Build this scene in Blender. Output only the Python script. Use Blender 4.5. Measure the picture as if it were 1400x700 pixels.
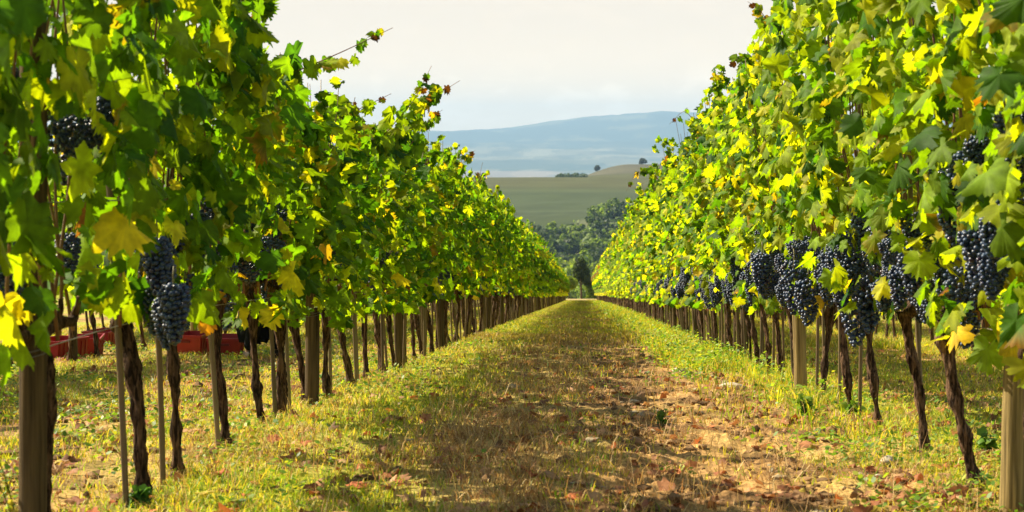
import bpy, math, random
import numpy as np
from mathutils import Vector, Matrix, Euler

random.seed(7)
RS = np.random.RandomState(11)
R = math.radians
scene = bpy.context.scene
COL = scene.collection
for _o in list(bpy.data.objects):
    bpy.data.objects.remove(_o, do_unlink=True)

# ------------------------------------------------------------------ camera
F = 2500.0                     # focal length in photograph pixels (1400 wide)
EYE = 1.13
cam_d = bpy.data.cameras.new('camera')
cam = bpy.data.objects.new('camera', cam_d)
COL.objects.link(cam)
cam_d.sensor_width = 36.0
cam_d.lens = 36.0 * F / 1400.0
cam_d.clip_start = 0.1
cam_d.clip_end = 60000
cam.location = (0, 0, EYE)
cam.rotation_euler = (R(90) - math.atan(135 / F), 0, math.atan(95 / F))
cam_d.dof.use_dof = True
cam_d.dof.focus_distance = 13.0
cam_d.dof.aperture_fstop = 8.0
scene.camera = cam
CR = cam.rotation_euler.to_matrix()


def unproj(px, py, d):
    """world point on the ray of a photograph pixel at row-distance y = d"""
    v = CR @ Vector(((px - 700) / F, -(py - 350) / F, -1.0))
    t = d / v.y
    return Vector((0, 0, EYE)) + v * t


# ------------------------------------------------------------------ light
SUN_EL, SUN_AZ = 38.0, 62.0    # azimuth measured to the left of +Y
scene.render.engine = 'CYCLES'
scene.view_settings.view_transform = 'Standard'
scene.view_settings.look = 'None'
scene.view_settings.gamma = 1.0
scene.view_settings.exposure = 1.30
try:
    scene.view_settings.use_curve_mapping = False
except Exception:
    pass
cy = scene.cycles
cy.use_denoising = True
cy.max_bounces = 7
cy.diffuse_bounces = 3
cy.glossy_bounces = 2
cy.transmission_bounces = 4
cy.volume_bounces = 0
cy.caustics_reflective = False
cy.caustics_refractive = False
cy.sample_clamp_indirect = 4.0

world = bpy.data.worlds.new('World')
scene.world = world
world.use_nodes = True
wn = world.node_tree
wn.nodes.clear()


def N(nt, typ, **kw):
    n = nt.nodes.new(typ)
    for k, v in kw.items():
        if k == 'inp':
            for kk, vv in v.items():
                n.inputs[kk].default_value = vv
        else:
            setattr(n, k, v)
    return n


def L(nt, a, b):
    nt.links.new(a, b)


wout = N(wn, 'ShaderNodeOutputWorld')
wbg = N(wn, 'ShaderNodeBackground', inp={'Strength': 0.06})
sky = N(wn, 'ShaderNodeTexSky', sky_type='NISHITA', sun_disc=False)
sky.sun_elevation = R(SUN_EL)
sky.sun_rotation = R(-SUN_AZ)
sky.altitude = 200
sky.air_density = 1.0
sky.dust_density = 2.0
sky.ozone_density = 1.0
# pale cream haze and thin cloud low over the horizon
tc = N(wn, 'ShaderNodeTexCoord')
sep = N(wn, 'ShaderNodeSeparateXYZ')
L(wn, tc.outputs['Generated'], sep.inputs[0])
veil = N(wn, 'ShaderNodeMapRange', interpolation_type='SMOOTHSTEP',
         inp={'From Min': 0.10, 'From Max': 0.34, 'To Min': 0.95, 'To Max': 0.04})
L(wn, sep.outputs['Z'], veil.inputs['Value'])
mp = N(wn, 'ShaderNodeMapping', inp={'Scale': (26, 26, 70)})
L(wn, tc.outputs['Generated'], mp.inputs[0])
cn = N(wn, 'ShaderNodeTexNoise', inp={'Scale': 1.6, 'Detail': 7.0, 'Roughness': 0.55})
L(wn, mp.outputs[0], cn.inputs['Vector'])
cr = N(wn, 'ShaderNodeMapRange', interpolation_type='SMOOTHSTEP',
       inp={'From Min': 0.47, 'From Max': 0.66, 'To Min': 0.0, 'To Max': 0.9})
L(wn, cn.outputs[0], cr.inputs['Value'])
band = N(wn, 'ShaderNodeMapRange', interpolation_type='SMOOTHSTEP',
         inp={'From Min': 0.034, 'From Max': 0.056, 'To Min': 1.0, 'To Max': 0.06})
L(wn, sep.outputs['Z'], band.inputs['Value'])
cm = N(wn, 'ShaderNodeMath', operation='MULTIPLY')
L(wn, cr.outputs[0], cm.inputs[0])
L(wn, band.outputs[0], cm.inputs[1])
cmix = N(wn, 'ShaderNodeMix', data_type='RGBA')
low = N(wn, 'ShaderNodeMapRange', interpolation_type='SMOOTHSTEP', inp={'From Min': 0.02, 'From Max': 0.085, 'To Min': 1.0, 'To Max': 0.0})
L(wn, sep.outputs['Z'], low.inputs['Value'])
cbase = N(wn, 'ShaderNodeMix', data_type='RGBA')
cbase.inputs[6].default_value = (8.8, 7.05, 5.1, 1)
cbase.inputs[7].default_value = (13.6, 9.6, 5.3, 1)
L(wn, low.outputs[0], cbase.inputs[0])
L(wn, cbase.outputs[2], cmix.inputs[6])
cmix.inputs[7].default_value = (14.6, 10.9, 6.8, 1)
L(wn, cm.outputs[0], cmix.inputs[0])
smix = N(wn, 'ShaderNodeMix', data_type='RGBA')
L(wn, veil.outputs[0], smix.inputs[0])
L(wn, sky.outputs[0], smix.inputs[6])
L(wn, cmix.outputs[2], smix.inputs[7])
L(wn, smix.outputs[2], wbg.inputs['Color'])
L(wn, wbg.outputs[0], wout.inputs[0])

sun_d = bpy.data.lights.new('sun', 'SUN')
sun_d.energy = 5.0
sun_d.angle = R(0.53)
sun_d.color = (1.0, 0.88, 0.64)
sun = bpy.data.objects.new('sun', sun_d)
COL.objects.link(sun)
sdir = Vector((-math.sin(R(SUN_AZ)) * math.cos(R(SUN_EL)), math.cos(R(SUN_AZ)) * math.cos(R(SUN_EL)), math.sin(R(SUN_EL))))
sun.rotation_euler = sdir.to_track_quat('Z', 'Y').to_euler()
sun.location = sdir * 50


# ------------------------------------------------------------------ numpy noise
def _hash(ix, iy, seed):
    h = (ix.astype(np.int64) * 374761393 + iy.astype(np.int64) * 668265263 + seed * 974711) & 0x7fffffff
    h = ((h ^ (h >> 13)) * 1274126177) & 0x7fffffff
    h = ((h ^ (h >> 16)) * 1103515245) & 0x7fffffff
    return ((h ^ (h >> 15)) & 0xffffff) / float(0xffffff)


def vnoise(x, y, seed=0):
    x = np.asarray(x, dtype=np.float64); y = np.asarray(y, dtype=np.float64)
    ix = np.floor(x); iy = np.floor(y)
    fx = x - ix; fy = y - iy
    fx = fx * fx * (3 - 2 * fx); fy = fy * fy * (3 - 2 * fy)
    a = _hash(ix, iy, seed); b = _hash(ix + 1, iy, seed)
    c = _hash(ix, iy + 1, seed); d = _hash(ix + 1, iy + 1, seed)
    return a + (b - a) * fx + (c - a) * fy + (a - b - c + d) * fx * fy


def fbm(x, y, seed=0, octaves=4, gain=0.5):
    s = 0; a = 1.0; t = 0
    x = np.asarray(x, dtype=np.float64); y = np.asarray(y, dtype=np.float64)
    for o in range(octaves):
        s = s + a * vnoise(x + 17.3 * o, y - 9.1 * o, seed + o); t += a
        a *= gain; x = x * 2.03; y = y * 2.03
    return s / t


def sstep(a, b, x):
    t = np.clip((np.asarray(x, dtype=np.float64) - a) / (b - a), 0, 1)
    return t * t * (3 - 2 * t)


# ------------------------------------------------------------------ terrain
PY = np.array([178, 198, 206, 230, 270, 350, 500, 620, 720, 800, 950, 1100, 1250, 1400, 1600, 1900, 2500, 4000, 10000, 11000, 12000, 13000, 14500, 16000, 18000, 20000, 23000], float)
PZ = np.array([-12.85, -14.2, -15.2, -22, -34, -50, -60, -62, -57, -50, -37, -28, -20, -14.5, -18, -45, -90, -110, -110, -76, -32, 16, 90, 190, 330, 320, 300], float)
MA = np.array([-0.6, -0.25, -.12, -.09, -.04, 0, .02, .042, .066, .1, .16, .3, .7])
MH = np.array([330, 260, 232, 252, 300, 382, 405, 453, 450, 425, 350, 300, 360]) / 330.0


def vine_ground(y):
    t = np.clip((y - 2) / 10.0, 0, 1)
    near = 0.75 * (t ** 3 - t ** 4 / 2)
    return -np.where(y > 12, 0.375 + 0.075 * (y - 12), near)


def H0(x, y):
    """smooth terrain height"""
    x = np.asarray(x, float); y = np.asarray(y, float)
    r = np.hypot(x, y)
    q = y + (r - y) * sstep(200, 700, r)
    z = np.where(q < 178, vine_ground(np.minimum(q, 178)), np.interp(q, PY, PZ))
    z = z - 0.05 * sstep(0.3, 1.5, x) * sstep(60, 20, q)
    a = np.arctan2(x, np.maximum(y, 1e-3))
    far = sstep(12500, 17500, q)
    z = z * (1 + far * (np.interp(a, MA, MH) - 1))
    z = z + np.exp(-((q - 1950) / 260.0) ** 2) * (40 * sstep(-70, 50, x) * sstep(700, 200, np.abs(x)))
    return z


def H(x, y):
    x = np.asarray(x, float); y = np.asarray(y, float)
    r = np.hypot(x, y)
    z = H0(x, y)
    # broad relief
    z = z + sstep(500, 700, r) * sstep(1300, 1000, r) * 15 * (fbm(x / 90, y / 90, 5, 4) - .5)
    z = z + sstep(1000, 1200, r) * sstep(9000, 2500, r) * 4 * (fbm(x / 260, y / 260, 8, 2) - .5)
    m = sstep(10000, 13500, r)
    z = z + m * 95 * (fbm(x / 900, y / 1200, 21, 6, .55) - .5) + sstep(13500, 16500, r) * 60 * (1 - 2 * np.abs(fbm(x / 1100, y / 2600, 31, 4) - .5) - .75)
    # small lumps on the worked ground
    n = sstep(90, 30, r)
    z = z + n * 0.06 * (fbm(x / 0.9, y / 0.9, 40, 3) - .5)
    rough = 0.35 + 0.9 * sstep(-.5, .3, x) * sstep(2.1, 1.3, np.abs(x))
    z = z + sstep(40, 14, r) * rough * 0.06 * (fbm(x / 0.11, y / 0.11, 41, 5, .62) - .5)
    # slight wheel hollow of the tractor path
    z = z - n * 0.03 * np.exp(-((x - .35) / .3) ** 2)
    return z


def Hs(x, y):
    return float(H(np.array([x]), np.array([y]))[0])


# ------------------------------------------------------------------ mesh building
class MB:
    def __init__(s):
        s.v = []; s.t = []; s.q = []; s.c = []; s.n = 0; s.fm_t = []; s.fm_q = []

    def add(s, v, tris=None, quads=None, col=(1, 1, 1)):
        v = np.asarray(v, dtype=np.float32).reshape(-1, 3)
        if tris is not None and len(tris):
            s.t.append(np.asarray(tris, dtype=np.int32) + s.n)
        if quads is not None and len(quads):
            s.q.append(np.asarray(quads, dtype=np.int32) + s.n)
        c = np.ones((len(v), 4), dtype=np.float32)
        c[:, :3] = np.asarray(col, dtype=np.float32)
        s.c.append(c); s.v.append(v); s.n += len(v)

    def mesh(s, name, mat, smooth=True):
        v = np.concatenate(s.v); c = np.concatenate(s.c)
        t = np.concatenate(s.t) if s.t else np.zeros((0, 3), np.int32)
        q = np.concatenate(s.q) if s.q else np.zeros((0, 4), np.int32)
        me = bpy.data.meshes.new(name)
        me.vertices.add(len(v)); me.vertices.foreach_set('co', v.ravel())
        nl = t.size + q.size
        me.loops.add(nl)
        me.loops.foreach_set('vertex_index', np.concatenate([t.ravel(), q.ravel()]).astype(np.int32))
        nf = len(t) + len(q)
        me.polygons.add(nf)
        st = np.concatenate([np.arange(len(t)) * 3, t.size + np.arange(len(q)) * 4]).astype(np.int32)
        me.polygons.foreach_set('loop_start', st)
        me.polygons.foreach_set('use_smooth', np.full(nf, smooth, dtype=bool))
        a = me.attributes.new('tint', 'FLOAT_COLOR', 'POINT')
        a.data.foreach_set('color', c.ravel())
        me.materials.append(mat)
        me.update(calc_edges=True)
        return me


def link(name, me, parent=None, loc=None, rot=None, sc=None):
    o = bpy.data.objects.new(name, me)
    COL.objects.link(o)
    if parent is not None:
        o.parent = parent
    if loc is not None: o.location = loc
    if rot is not None: o.rotation_euler = rot
    if sc is not None: o.scale = sc
    return o


def tag(o, label=None, cat=None, group=None, kind=None):
    if label: o['label'] = label
    if cat: o['category'] = cat
    if group: o['group'] = group
    if kind: o['kind'] = kind
    return o


def tube(mb, pts, rad, n=8, col=(1, 1, 1), ridge=0.0, seed=0, cap=True, knob=0.0):
    pts = np.asarray(pts, float); rad = np.broadcast_to(np.asarray(rad, float), (len(pts),))
    tan = np.gradient(pts, axis=0)
    tan /= np.linalg.norm(tan, axis=1)[:, None] + 1e-9
    ref = np.array([1.0, 0.13, 0.0]) if abs(tan[0][2]) > .6 else np.array([0, 0.1, 1.0])
    rs = []
    K = len(pts)
    ang = np.arange(n) / n * 2 * np.pi
    for i in range(K):
        u = np.cross(tan[i], ref); u /= np.linalg.norm(u) + 1e-9
        w = np.cross(tan[i], u)
        rr = rad[i] * np.ones(n)
        if ridge:
            rr = rr * (1 + ridge * (vnoise(ang * 2.2 + 14.0 * i / K, np.full(n, 7.0 * i / K + seed * 7.7), seed) + .6 * vnoise(ang * 6 + 14.0 * i / K, np.full(n, 16.0 * i / K + seed * 3.7), seed + 1) - .8) * 2)
        if knob:
            rr = rr * (1 + knob * (vnoise(np.full(n, 9.0 * i / K), ang * 0 + seed * 3.1, seed + 3) - .5) * 2)
        rs.append(pts[i] + np.outer(np.cos(ang) * rr, u) + np.outer(np.sin(ang) * rr, w))
    v = np.concatenate(rs)
    i, j = np.meshgrid(np.arange(K - 1), np.arange(n), indexing='ij')
    i = i.ravel(); j = j.ravel(); j2 = (j + 1) % n
    q = np.stack([i * n + j, i * n + j2, (i + 1) * n + j2, (i + 1) * n + j], 1)
    t = None
    if cap:
        v = np.concatenate([v, pts[:1], pts[-1:]])
        k = np.arange(n); k2 = (k + 1) % n
        t = np.concatenate([np.stack([k2, k, np.full(n, K * n)], 1), np.stack([(K - 1) * n + k, (K - 1) * n + k2, np.full(n, K * n + 1)], 1)])
    mb.add(v, t, q, col)


def box(mb, lo, hi, col=(1, 1, 1)):
    x0, y0, z0 = lo; x1, y1, z1 = hi
    v = [(x0, y0, z0), (x1, y0, z0), (x1, y1, z0), (x0, y1, z0), (x0, y0, z1), (x1, y0, z1), (x1, y1, z1), (x0, y1, z1)]
    mb.add(v, None, [(0, 3, 2, 1), (4, 5, 6, 7), (0, 1, 5, 4), (1, 2, 6, 5), (2, 3, 7, 6), (3, 0, 4, 7)], col)


# ------------------------------------------------------------------ materials
def newmat(name):
    m = bpy.data.materials.new(name)
    m.use_nodes = True
    m.node_tree.nodes.clear()
    return m, m.node_tree


def tinted(name, rough=.8, spec=.3, nscale=8.0, amount=.5, bump=0.0, stretch=(1, 1, 1), dark=.45, light=1.35, detail=5):
    """principled material: base colour = per-vertex tint x object-space noise, optional bump"""
    m, nt = newmat(name)
    out = N(nt, 'ShaderNodeOutputMaterial')
    p = N(nt, 'ShaderNodeBsdfPrincipled', inp={'Roughness': rough, 'Specular IOR Level': spec})
    at = N(nt, 'ShaderNodeAttribute', attribute_name='tint')
    tcn = N(nt, 'ShaderNodeTexCoord')
    mpn = N(nt, 'ShaderNodeMapping', inp={'Scale': stretch})
    L(nt, tcn.outputs['Object'], mpn.inputs[0])
    no = N(nt, 'ShaderNodeTexNoise', inp={'Scale': nscale, 'Detail': detail, 'Roughness': .6})
    L(nt, mpn.outputs[0], no.inputs['Vector'])
    mr = N(nt, 'ShaderNodeMapRange', inp={'From Min': .3, 'From Max': .7, 'To Min': 1 + (dark - 1) * amount, 'To Max': 1 + (light - 1) * amount})
    L(nt, no.outputs[0], mr.inputs[0])
    mu = N(nt, 'ShaderNodeMix', data_type='RGBA', blend_type='MULTIPLY')
    mu.inputs[0].default_value = 1
    L(nt, at.outputs['Color'], mu.inputs[6])
    L(nt, mr.outputs[0], mu.inputs[7])
    L(nt, mu.outputs[2], p.inputs['Base Color'])
    if bump:
        b = N(nt, 'ShaderNodeBump', inp={'Strength': .9, 'Distance': bump})
        L(nt, no.outputs[0], b.inputs['Height'])
        L(nt, b.outputs[0], p.inputs['Normal'])
    L(nt, p.outputs[0], out.inputs[0])
    return m


def leafmat(name, trans=.42, tcol=(2.3, 1.75, .45), rough=.42, spec=.45, nscale=30):
    m, nt = newmat(name)
    out = N(nt, 'ShaderNodeOutputMaterial')
    p = N(nt, 'ShaderNodeBsdfPrincipled', inp={'Roughness': rough, 'Specular IOR Level': spec})
    tr = N(nt, 'ShaderNodeBsdfTranslucent')
    at = N(nt, 'ShaderNodeAttribute', attribute_name='tint')
    tcn = N(nt, 'ShaderNodeTexCoord')
    no = N(nt, 'ShaderNodeTexNoise', inp={'Scale': nscale, 'Detail': 3.0})
    L(nt, tcn.outputs['Object'], no.inputs['Vector'])
    mr = N(nt, 'ShaderNodeMapRange', inp={'From Min': .3, 'From Max': .7, 'To Min': .75, 'To Max': 1.25})
    L(nt, no.outputs[0], mr.inputs[0])
    mu = N(nt, 'ShaderNodeMix', data_type='RGBA', blend_type='MULTIPLY'); mu.inputs[0].default_value = 1
    L(nt, at.outputs['Color'], mu.inputs[6]); L(nt, mr.outputs[0], mu.inputs[7])
    L(nt, mu.outputs[2], p.inputs['Base Color'])
    m2 = N(nt, 'ShaderNodeMix', data_type='RGBA', blend_type='MULTIPLY'); m2.inputs[0].default_value = 1
    m2.inputs[7].default_value = (*tcol, 1)
    L(nt, mu.outputs[2], m2.inputs[6])
    L(nt, m2.outputs[2], tr.inputs['Color'])
    mx = N(nt, 'ShaderNodeMixShader', inp={0: trans})
    L(nt, p.outputs[0], mx.inputs[1]); L(nt, tr.outputs[0], mx.inputs[2])
    L(nt, mx.outputs[0], out.inputs[0])
    return m


M_leaf = leafmat('vine_leaf', trans=.54, tcol=(2.2, 2.15, .25), rough=.6, spec=.12)
M_grass = leafmat('grass_blade', trans=.45, tcol=(1.5, 1.4, .5), rough=.5, spec=.3, nscale=3)
M_dry = leafmat('dry_grass', trans=.25, tcol=(1.3, 1.1, .7), rough=.7, spec=.2, nscale=3)
M_tree = leafmat('tree_leaf', trans=.35, tcol=(1.8, 1.8, .5), rough=.6, spec=.2, nscale=.5)
M_bark, nt = newmat('vine_bark')
_o = N(nt, 'ShaderNodeOutputMaterial'); _p = N(nt, 'ShaderNodeBsdfPrincipled', inp={'Roughness': .95, 'Specular IOR Level': .1})
_t = N(nt, 'ShaderNodeTexCoord'); _m = N(nt, 'ShaderNodeMapping', inp={'Scale': (1, 1, .13)})
L(nt, _t.outputs['Object'], _m.inputs[0])
_n = N(nt, 'ShaderNodeTexNoise', inp={'Scale': 95.0, 'Detail': 5.0, 'Roughness': .6, 'Distortion': .6})
L(nt, _m.outputs[0], _n.inputs['Vector'])
_r = N(nt, 'ShaderNodeMapRange', inp={'From Min': .42, 'From Max': .68, 'To Min': .35, 'To Max': 3.6})
L(nt, _n.outputs[0], _r.inputs[0])
_a = N(nt, 'ShaderNodeAttribute', attribute_name='tint')
_x = N(nt, 'ShaderNodeMix', data_type='RGBA', blend_type='MULTIPLY'); _x.inputs[0].default_value = 1
L(nt, _a.outputs['Color'], _x.inputs[6]); L(nt, _r.outputs[0], _x.inputs[7]); L(nt, _x.outputs[2], _p.inputs['Base Color'])
_b = N(nt, 'ShaderNodeBump', inp={'Strength': 1.0, 'Distance': .012}); L(nt, _n.outputs[0], _b.inputs['Height']); L(nt, _b.outputs[0], _p.inputs['Normal'])
L(nt, _p.outputs[0], _o.inputs[0])
M_cane = tinted('cane_bark', rough=.55, spec=.4, nscale=20, amount=.6)
M_post = tinted('weathered_post', rough=.9, spec=.15, nscale=70, amount=1.0, bump=.006, stretch=(1, 1, .035), dark=.3, light=1.7)
M_bamboo = tinted('bamboo', rough=.5, spec=.4, nscale=22, amount=.7, stretch=(1, 1, .1))
M_wire = tinted('steel_wire', rough=.45, spec=.5, amount=.3)
M_soil = tinted('soil', rough=.95, spec=.1, nscale=42, amount=1.0, bump=.012, dark=.35, light=1.6, detail=8)
M_clod = tinted('clod', rough=.95, spec=.1, nscale=24, amount=.8, bump=.01)
M_stone = tinted('limestone', rough=.9, spec=.2, nscale=20, amount=.7, bump=.006)
M_plastic = tinted('crate_plastic', rough=.4, spec=.45, nscale=6, amount=.35)
M_cloth = tinted('work_cloth', rough=.9, spec=.15, nscale=14, amount=.5, bump=.004)
M_skin = tinted('skin', rough=.55, spec=.35, nscale=8, amount=.25)

# berries: dark blue skin with a dusty bloom
M_berry, nt = newmat('grape_berry')
o_ = N(nt, 'ShaderNodeOutputMaterial')
p_ = N(nt, 'ShaderNodeBsdfPrincipled', inp={'Roughness': .34, 'Specular IOR Level': .5})
a_ = N(nt, 'ShaderNodeAttribute', attribute_name='tint')
t_ = N(nt, 'ShaderNodeTexCoord')
n_ = N(nt, 'ShaderNodeTexNoise', inp={'Scale': 45.0, 'Detail': 3.0})
L(nt, t_.outputs['Object'], n_.inputs['Vector'])
r_ = N(nt, 'ShaderNodeMapRange', inp={'From Min': .36, 'From Max': .62, 'To Min': 0.08, 'To Max': .85})
L(nt, n_.outputs[0], r_.inputs[0])
x_ = N(nt, 'ShaderNodeMix', data_type='RGBA')
x_.inputs[7].default_value = (.036, .078, .175, 1)
L(nt, r_.outputs[0], x_.inputs[0]); L(nt, a_.outputs['Color'], x_.inputs[6])
L(nt, x_.outputs[2], p_.inputs['Base Color'])
q_ = N(nt, 'ShaderNodeMapRange', inp={'To Min': .26, 'To Max': .6})
L(nt, r_.outputs[0], q_.inputs[0]); L(nt, q_.outputs[0], p_.inputs['Roughness'])
L(nt, p_.outputs[0], o_.inputs[0])


# ------------------------------------------------------------------ ground sheet
def lin(r, g, b):
    f = lambda c: (c / 255.0 / 12.92) if c <= 10 else ((c / 255.0 + .055) / 1.055) ** 2.4
    return np.array([f(r), f(g), f(b)])


def green_density(x, y):
    """0..1 how green and grassy the vineyard floor is"""
    xx = ((x + 1.5) % 3.0) - 1.5       # repeats with the alleys (3 m apart)
    xm = np.where(np.abs(x) < 1.5, x, np.where(x < 0, -xx * .0 + xx, xx))
    near = sstep(26, 9, y)
    left = 1.15 * sstep(-.35, -.85, xm)
    right = sstep(.95 - .35 * (1 - near), 1.3 - .3 * (1 - near), xm) * (.55 + .45 * (1 - near))
    g = np.maximum(left, right)
    g = np.maximum(g, .20 + .5 * sstep(22, 75, y) * (1 - .75 * sstep(-.2, .1, xm) * sstep(.85, .6, xm)))
    n = fbm(x / .6 + 3, y / .9, 60, 4)
    soil = sstep(-.1, .35, xm) * sstep(1.0, .75, xm)
    g = g * (1 - .7 * soil * near)
    g2 = np.where(x < -1.6, .55 + .35 * sstep(.4, .6, n), g)
    g2 = np.where(x > 1.7, .55 * g + .45, g2)
    return np.clip(g2 * (.55 + 1.2 * sstep(.34, .58, n)), 0, 1)


def soil_amount(x, y):
    xx = ((x + 1.5) % 3.0) - 1.5
    s = sstep(-.35, .25, xx) * sstep(1.6, 1.2, xx)
    s = s * (.45 + .55 * sstep(90, 15, y))
    n = fbm(x / .35 - 8, y / .7, 66, 4)
    return np.clip(s * (.5 + 1.0 * sstep(.35, .6, n)) + .25 * sstep(.5, .7, n), 0, 1)


def build_ground():
    ratio = 1.0065
    rr = [1.2]
    while rr[-1] < 22000:
        step = rr[-1] * (ratio if rr[-1] < 2600 else 1.0085)
        rr.append(step)
    rr = np.array(rr)
    th = np.concatenate([np.linspace(-math.pi, R(-40), 60, endpoint=False), np.linspace(R(-40), R(-20), 90, endpoint=False),
                         np.linspace(R(-20), R(17), 760, endpoint=False), np.linspace(R(17), R(40), 90, endpoint=False), np.linspace(R(40), math.pi, 60, endpoint=False)])
    K, J = len(rr), len(th)
    Rr, Th = np.meshgrid(rr, th, indexing='ij')
    x = (Rr * np.sin(Th)).ravel(); y = (Rr * np.cos(Th)).ravel()
    z = H(x, y)
    r = np.hypot(x, y)
    # ---- colours
    soilc = np.array([.43, .255, .095]); soild = np.array([.17, .095, .04])
    dryc = np.array([.46, .31, .105]); grassc = np.array([.33, .36, .035])
    n1 = fbm(x / .25, y / .25, 70, 4)[:, None]; n2 = fbm(x / 1.7, y / 1.7, 75, 3)[:, None]
    sa = soil_amount(x, y)[:, None]; gd = green_density(x, y)[:, None]
    c = dryc * (.55 + .8 * n1) * (1 - gd) + grassc * (.7 + .6 * n2) * gd
    sc = soild + (soilc - soild) * sstep(.35, .65, n1)
    c = c * (1 - sa) + sc * sa
    # pale stubble strip at the end of the rows, then rough grass down the bank
    k = (sstep(176, 182, y) * sstep(215, 205, y))[:, None]
    c = c * (1 - k) + np.array([.36, .28, .12]) * k
    k = sstep(203, 214, r)[:, None]
    nb = fbm(x / 12, y / 12, 80, 4)[:, None]
    c = c * (1 - k) + (np.array([.06, .085, .03]) + np.array([.06, .05, .02]) * nb) * k
    # opposite hillside: scrub, chalky scars, then the big ploughed-green field
    aa = x / np.maximum(y, 1)
    k = sstep(560, 640, r)[:, None]
    ns = fbm(x / 26, y / 26, 84, 5)
    scrub = np.array([.075, .095, .038]) * (.6 + .8 * ns[:, None])
    chalk = (sstep(.60, .67, fbm(x / 34 + 2, y / 22, 88, 5)) * sstep(660, 760, r) * sstep(1000, 880, r))[:, None]
    scrub = scrub * (1 - .75 * chalk) + np.array([.34, .29, .2]) * .75 * chalk
    c = c * (1 - k) + scrub * k
    edge = 985 + 90 * np.clip(aa * 30, -1, 1.5) + 40 * (fbm(x / 60, y * 0, 91, 3) - .5)
    k = sstep(edge - 6, edge + 6, r)[:, None]
    stripes = (fbm(x / 300, r / 26, 94, 3) - .5)[:, None]
    field = np.array([.052, .070, .024]) * (1 + .35 * stripes + .5 * (ns[:, None] - .5)) + np.array([.022, .008, .0]) * sstep(1190, 1290, r)[:, None]
    c = c * (1 - k) + field * k
    k = sstep(1560, 1640, r)[:, None]
    nn = fbm(x / 120, y / 60, 96, 4)[:, None]
    c = c * (1 - k) + (np.array([.085, .08, .045]) * (.6 + .8 * nn)) * k
    k = sstep(2400, 3000, r)[:, None]
    pn = fbm(x / 520, y / 420, 101, 4)
    cells = _hash(np.floor(x / 190 + 2.2 * pn), np.floor(y / 420 + 1.8 * pn), 5)
    base = np.array([.13, .13, .07])[None] * np.ones((len(x), 1))
    pale = np.array([.20, .19, .12]); dark = np.array([.035, .06, .035])
    base = base + (pale - base) * (.65 * sstep(.45, .6, cells))[:, None]
    woods = (sstep(.50, .56, fbm(x / 150, y / 330, 104, 5)))[:, None]
    base = base * (1 - woods) + dark * woods
    # bare pinkish fields, tree belt, pale valley floor, wooded mountain
    k1 = .6 * (sstep(9500, 9900, r) * sstep(.0, -.015, aa + .01 * pn) * sstep(11000, 10800, r))[:, None]
    pink = np.array([.36, .25, .18]) * (.8 + .4 * pn[:, None])
    base = base * (1 - .8 * k1) + pink * .8 * k1
    bel = (sstep(10800, 11000, r) * sstep(12300, 12000, r) * sstep(.06, -.02, aa + .03 * pn) * sstep(.38, .5, fbm(x / 260, y / 200, 108, 4)))[:, None]
    base = base * (1 - .9 * bel) + dark * .9 * bel
    k2 = (sstep(12100, 12500, r) * sstep(14400, 13600, r))[:, None]
    base = base * (1 - .4 * k2) + pale * (.4 + 1.1 * cells[:, None]) * .4 * k2
    k3 = sstep(13700, 14900, r + 900 * (pn - .5))[:, None]
    mw = sstep(.42, .52, fbm(x / 420, y / 700, 112, 6, .6))[:, None]
    mc = np.array([.12, .13, .075]) * (1 - mw) + np.array([.035, .06, .045]) * mw
    base = base * (1 - k3) + mc * k3
    c = c * (1 - k) + base * k
    i, j = np.meshgrid(np.arange(K - 1), np.arange(J), indexing='ij')
    i = i.ravel(); j = j.ravel(); j2 = (j + 1) % J
    q = np.stack([i * J + j, (i + 1) * J + j, (i + 1) * J + j2, i * J + j2], 1)
    v = np.stack([x, y, z], 1)
    t = np.stack([np.arange(J), (np.arange(J) + 1) % J, np.full(J, len(v))], 1)
    v = np.concatenate([v, [[0, 0, Hs(0, 0)]]]); c = np.concatenate([c, [[.2, .15, .07]]])
    mb = MB(); mb.add(v, t, q, c)
    o = link('ground', mb.mesh('ground', M_soil))
    tag(o, 'vineyard soil and hills reaching the far mountains', kind='structure')
    return o


build_ground()

# ------------------------------------------------------------------ haze
hz = MB(); box(hz, (-22500, -22500, -160), (22500, 22500, 640))
M_haze, nt = newmat('haze_air')
o_ = N(nt, 'ShaderNodeOutputMaterial')
pv = N(nt, 'ShaderNodeVolumePrincipled', inp={'Density': 7.6e-5, 'Anisotropy': 0.0})
pv.inputs['Color'].default_value = (.42, .68, 1.0, 1)
L(nt, pv.outputs[0], o_.inputs['Volume'])
ho = link('haze', hz.mesh('haze', M_haze, False))
tag(ho, 'pale blue haze over the valley and mountains', kind='stuff')


# ------------------------------------------------------------------ grape leaves
def leaf_outline(level):
    if level == 0:
        half = [(7, .86), (12, .90), (19, .76), (25, .78), (31, .68), (37, .80), (43, .77), (50, .88), (57, .76), (65, .77), (73, .62), (82, .70), (92, .64), (103, .70), (117, .58), (130, .60), (145, .50), (160, .42), (174, .14)]
        tip = 1.0
    elif level == 1:
        half = [(14, .88), (28, .70), (46, .86), (62, .74), (76, .62), (102, .70), (135, .56), (170, .2)]
        tip = 1.0
    else:
        half = [(28, .76), (52, .86), (115, .66)]
        tip = 1.0
    a = [(0, tip)] + half + [(-t, r) for t, r in reversed(half)]
    a = np.array([(math.radians(t), r) for t, r in a])
    return np.stack([np.sin(a[:, 1 - 1]) * a[:, 1], np.cos(a[:, 0]) * a[:, 1]], 1)


OUT = [leaf_outline(k) for k in range(3)]


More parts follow.
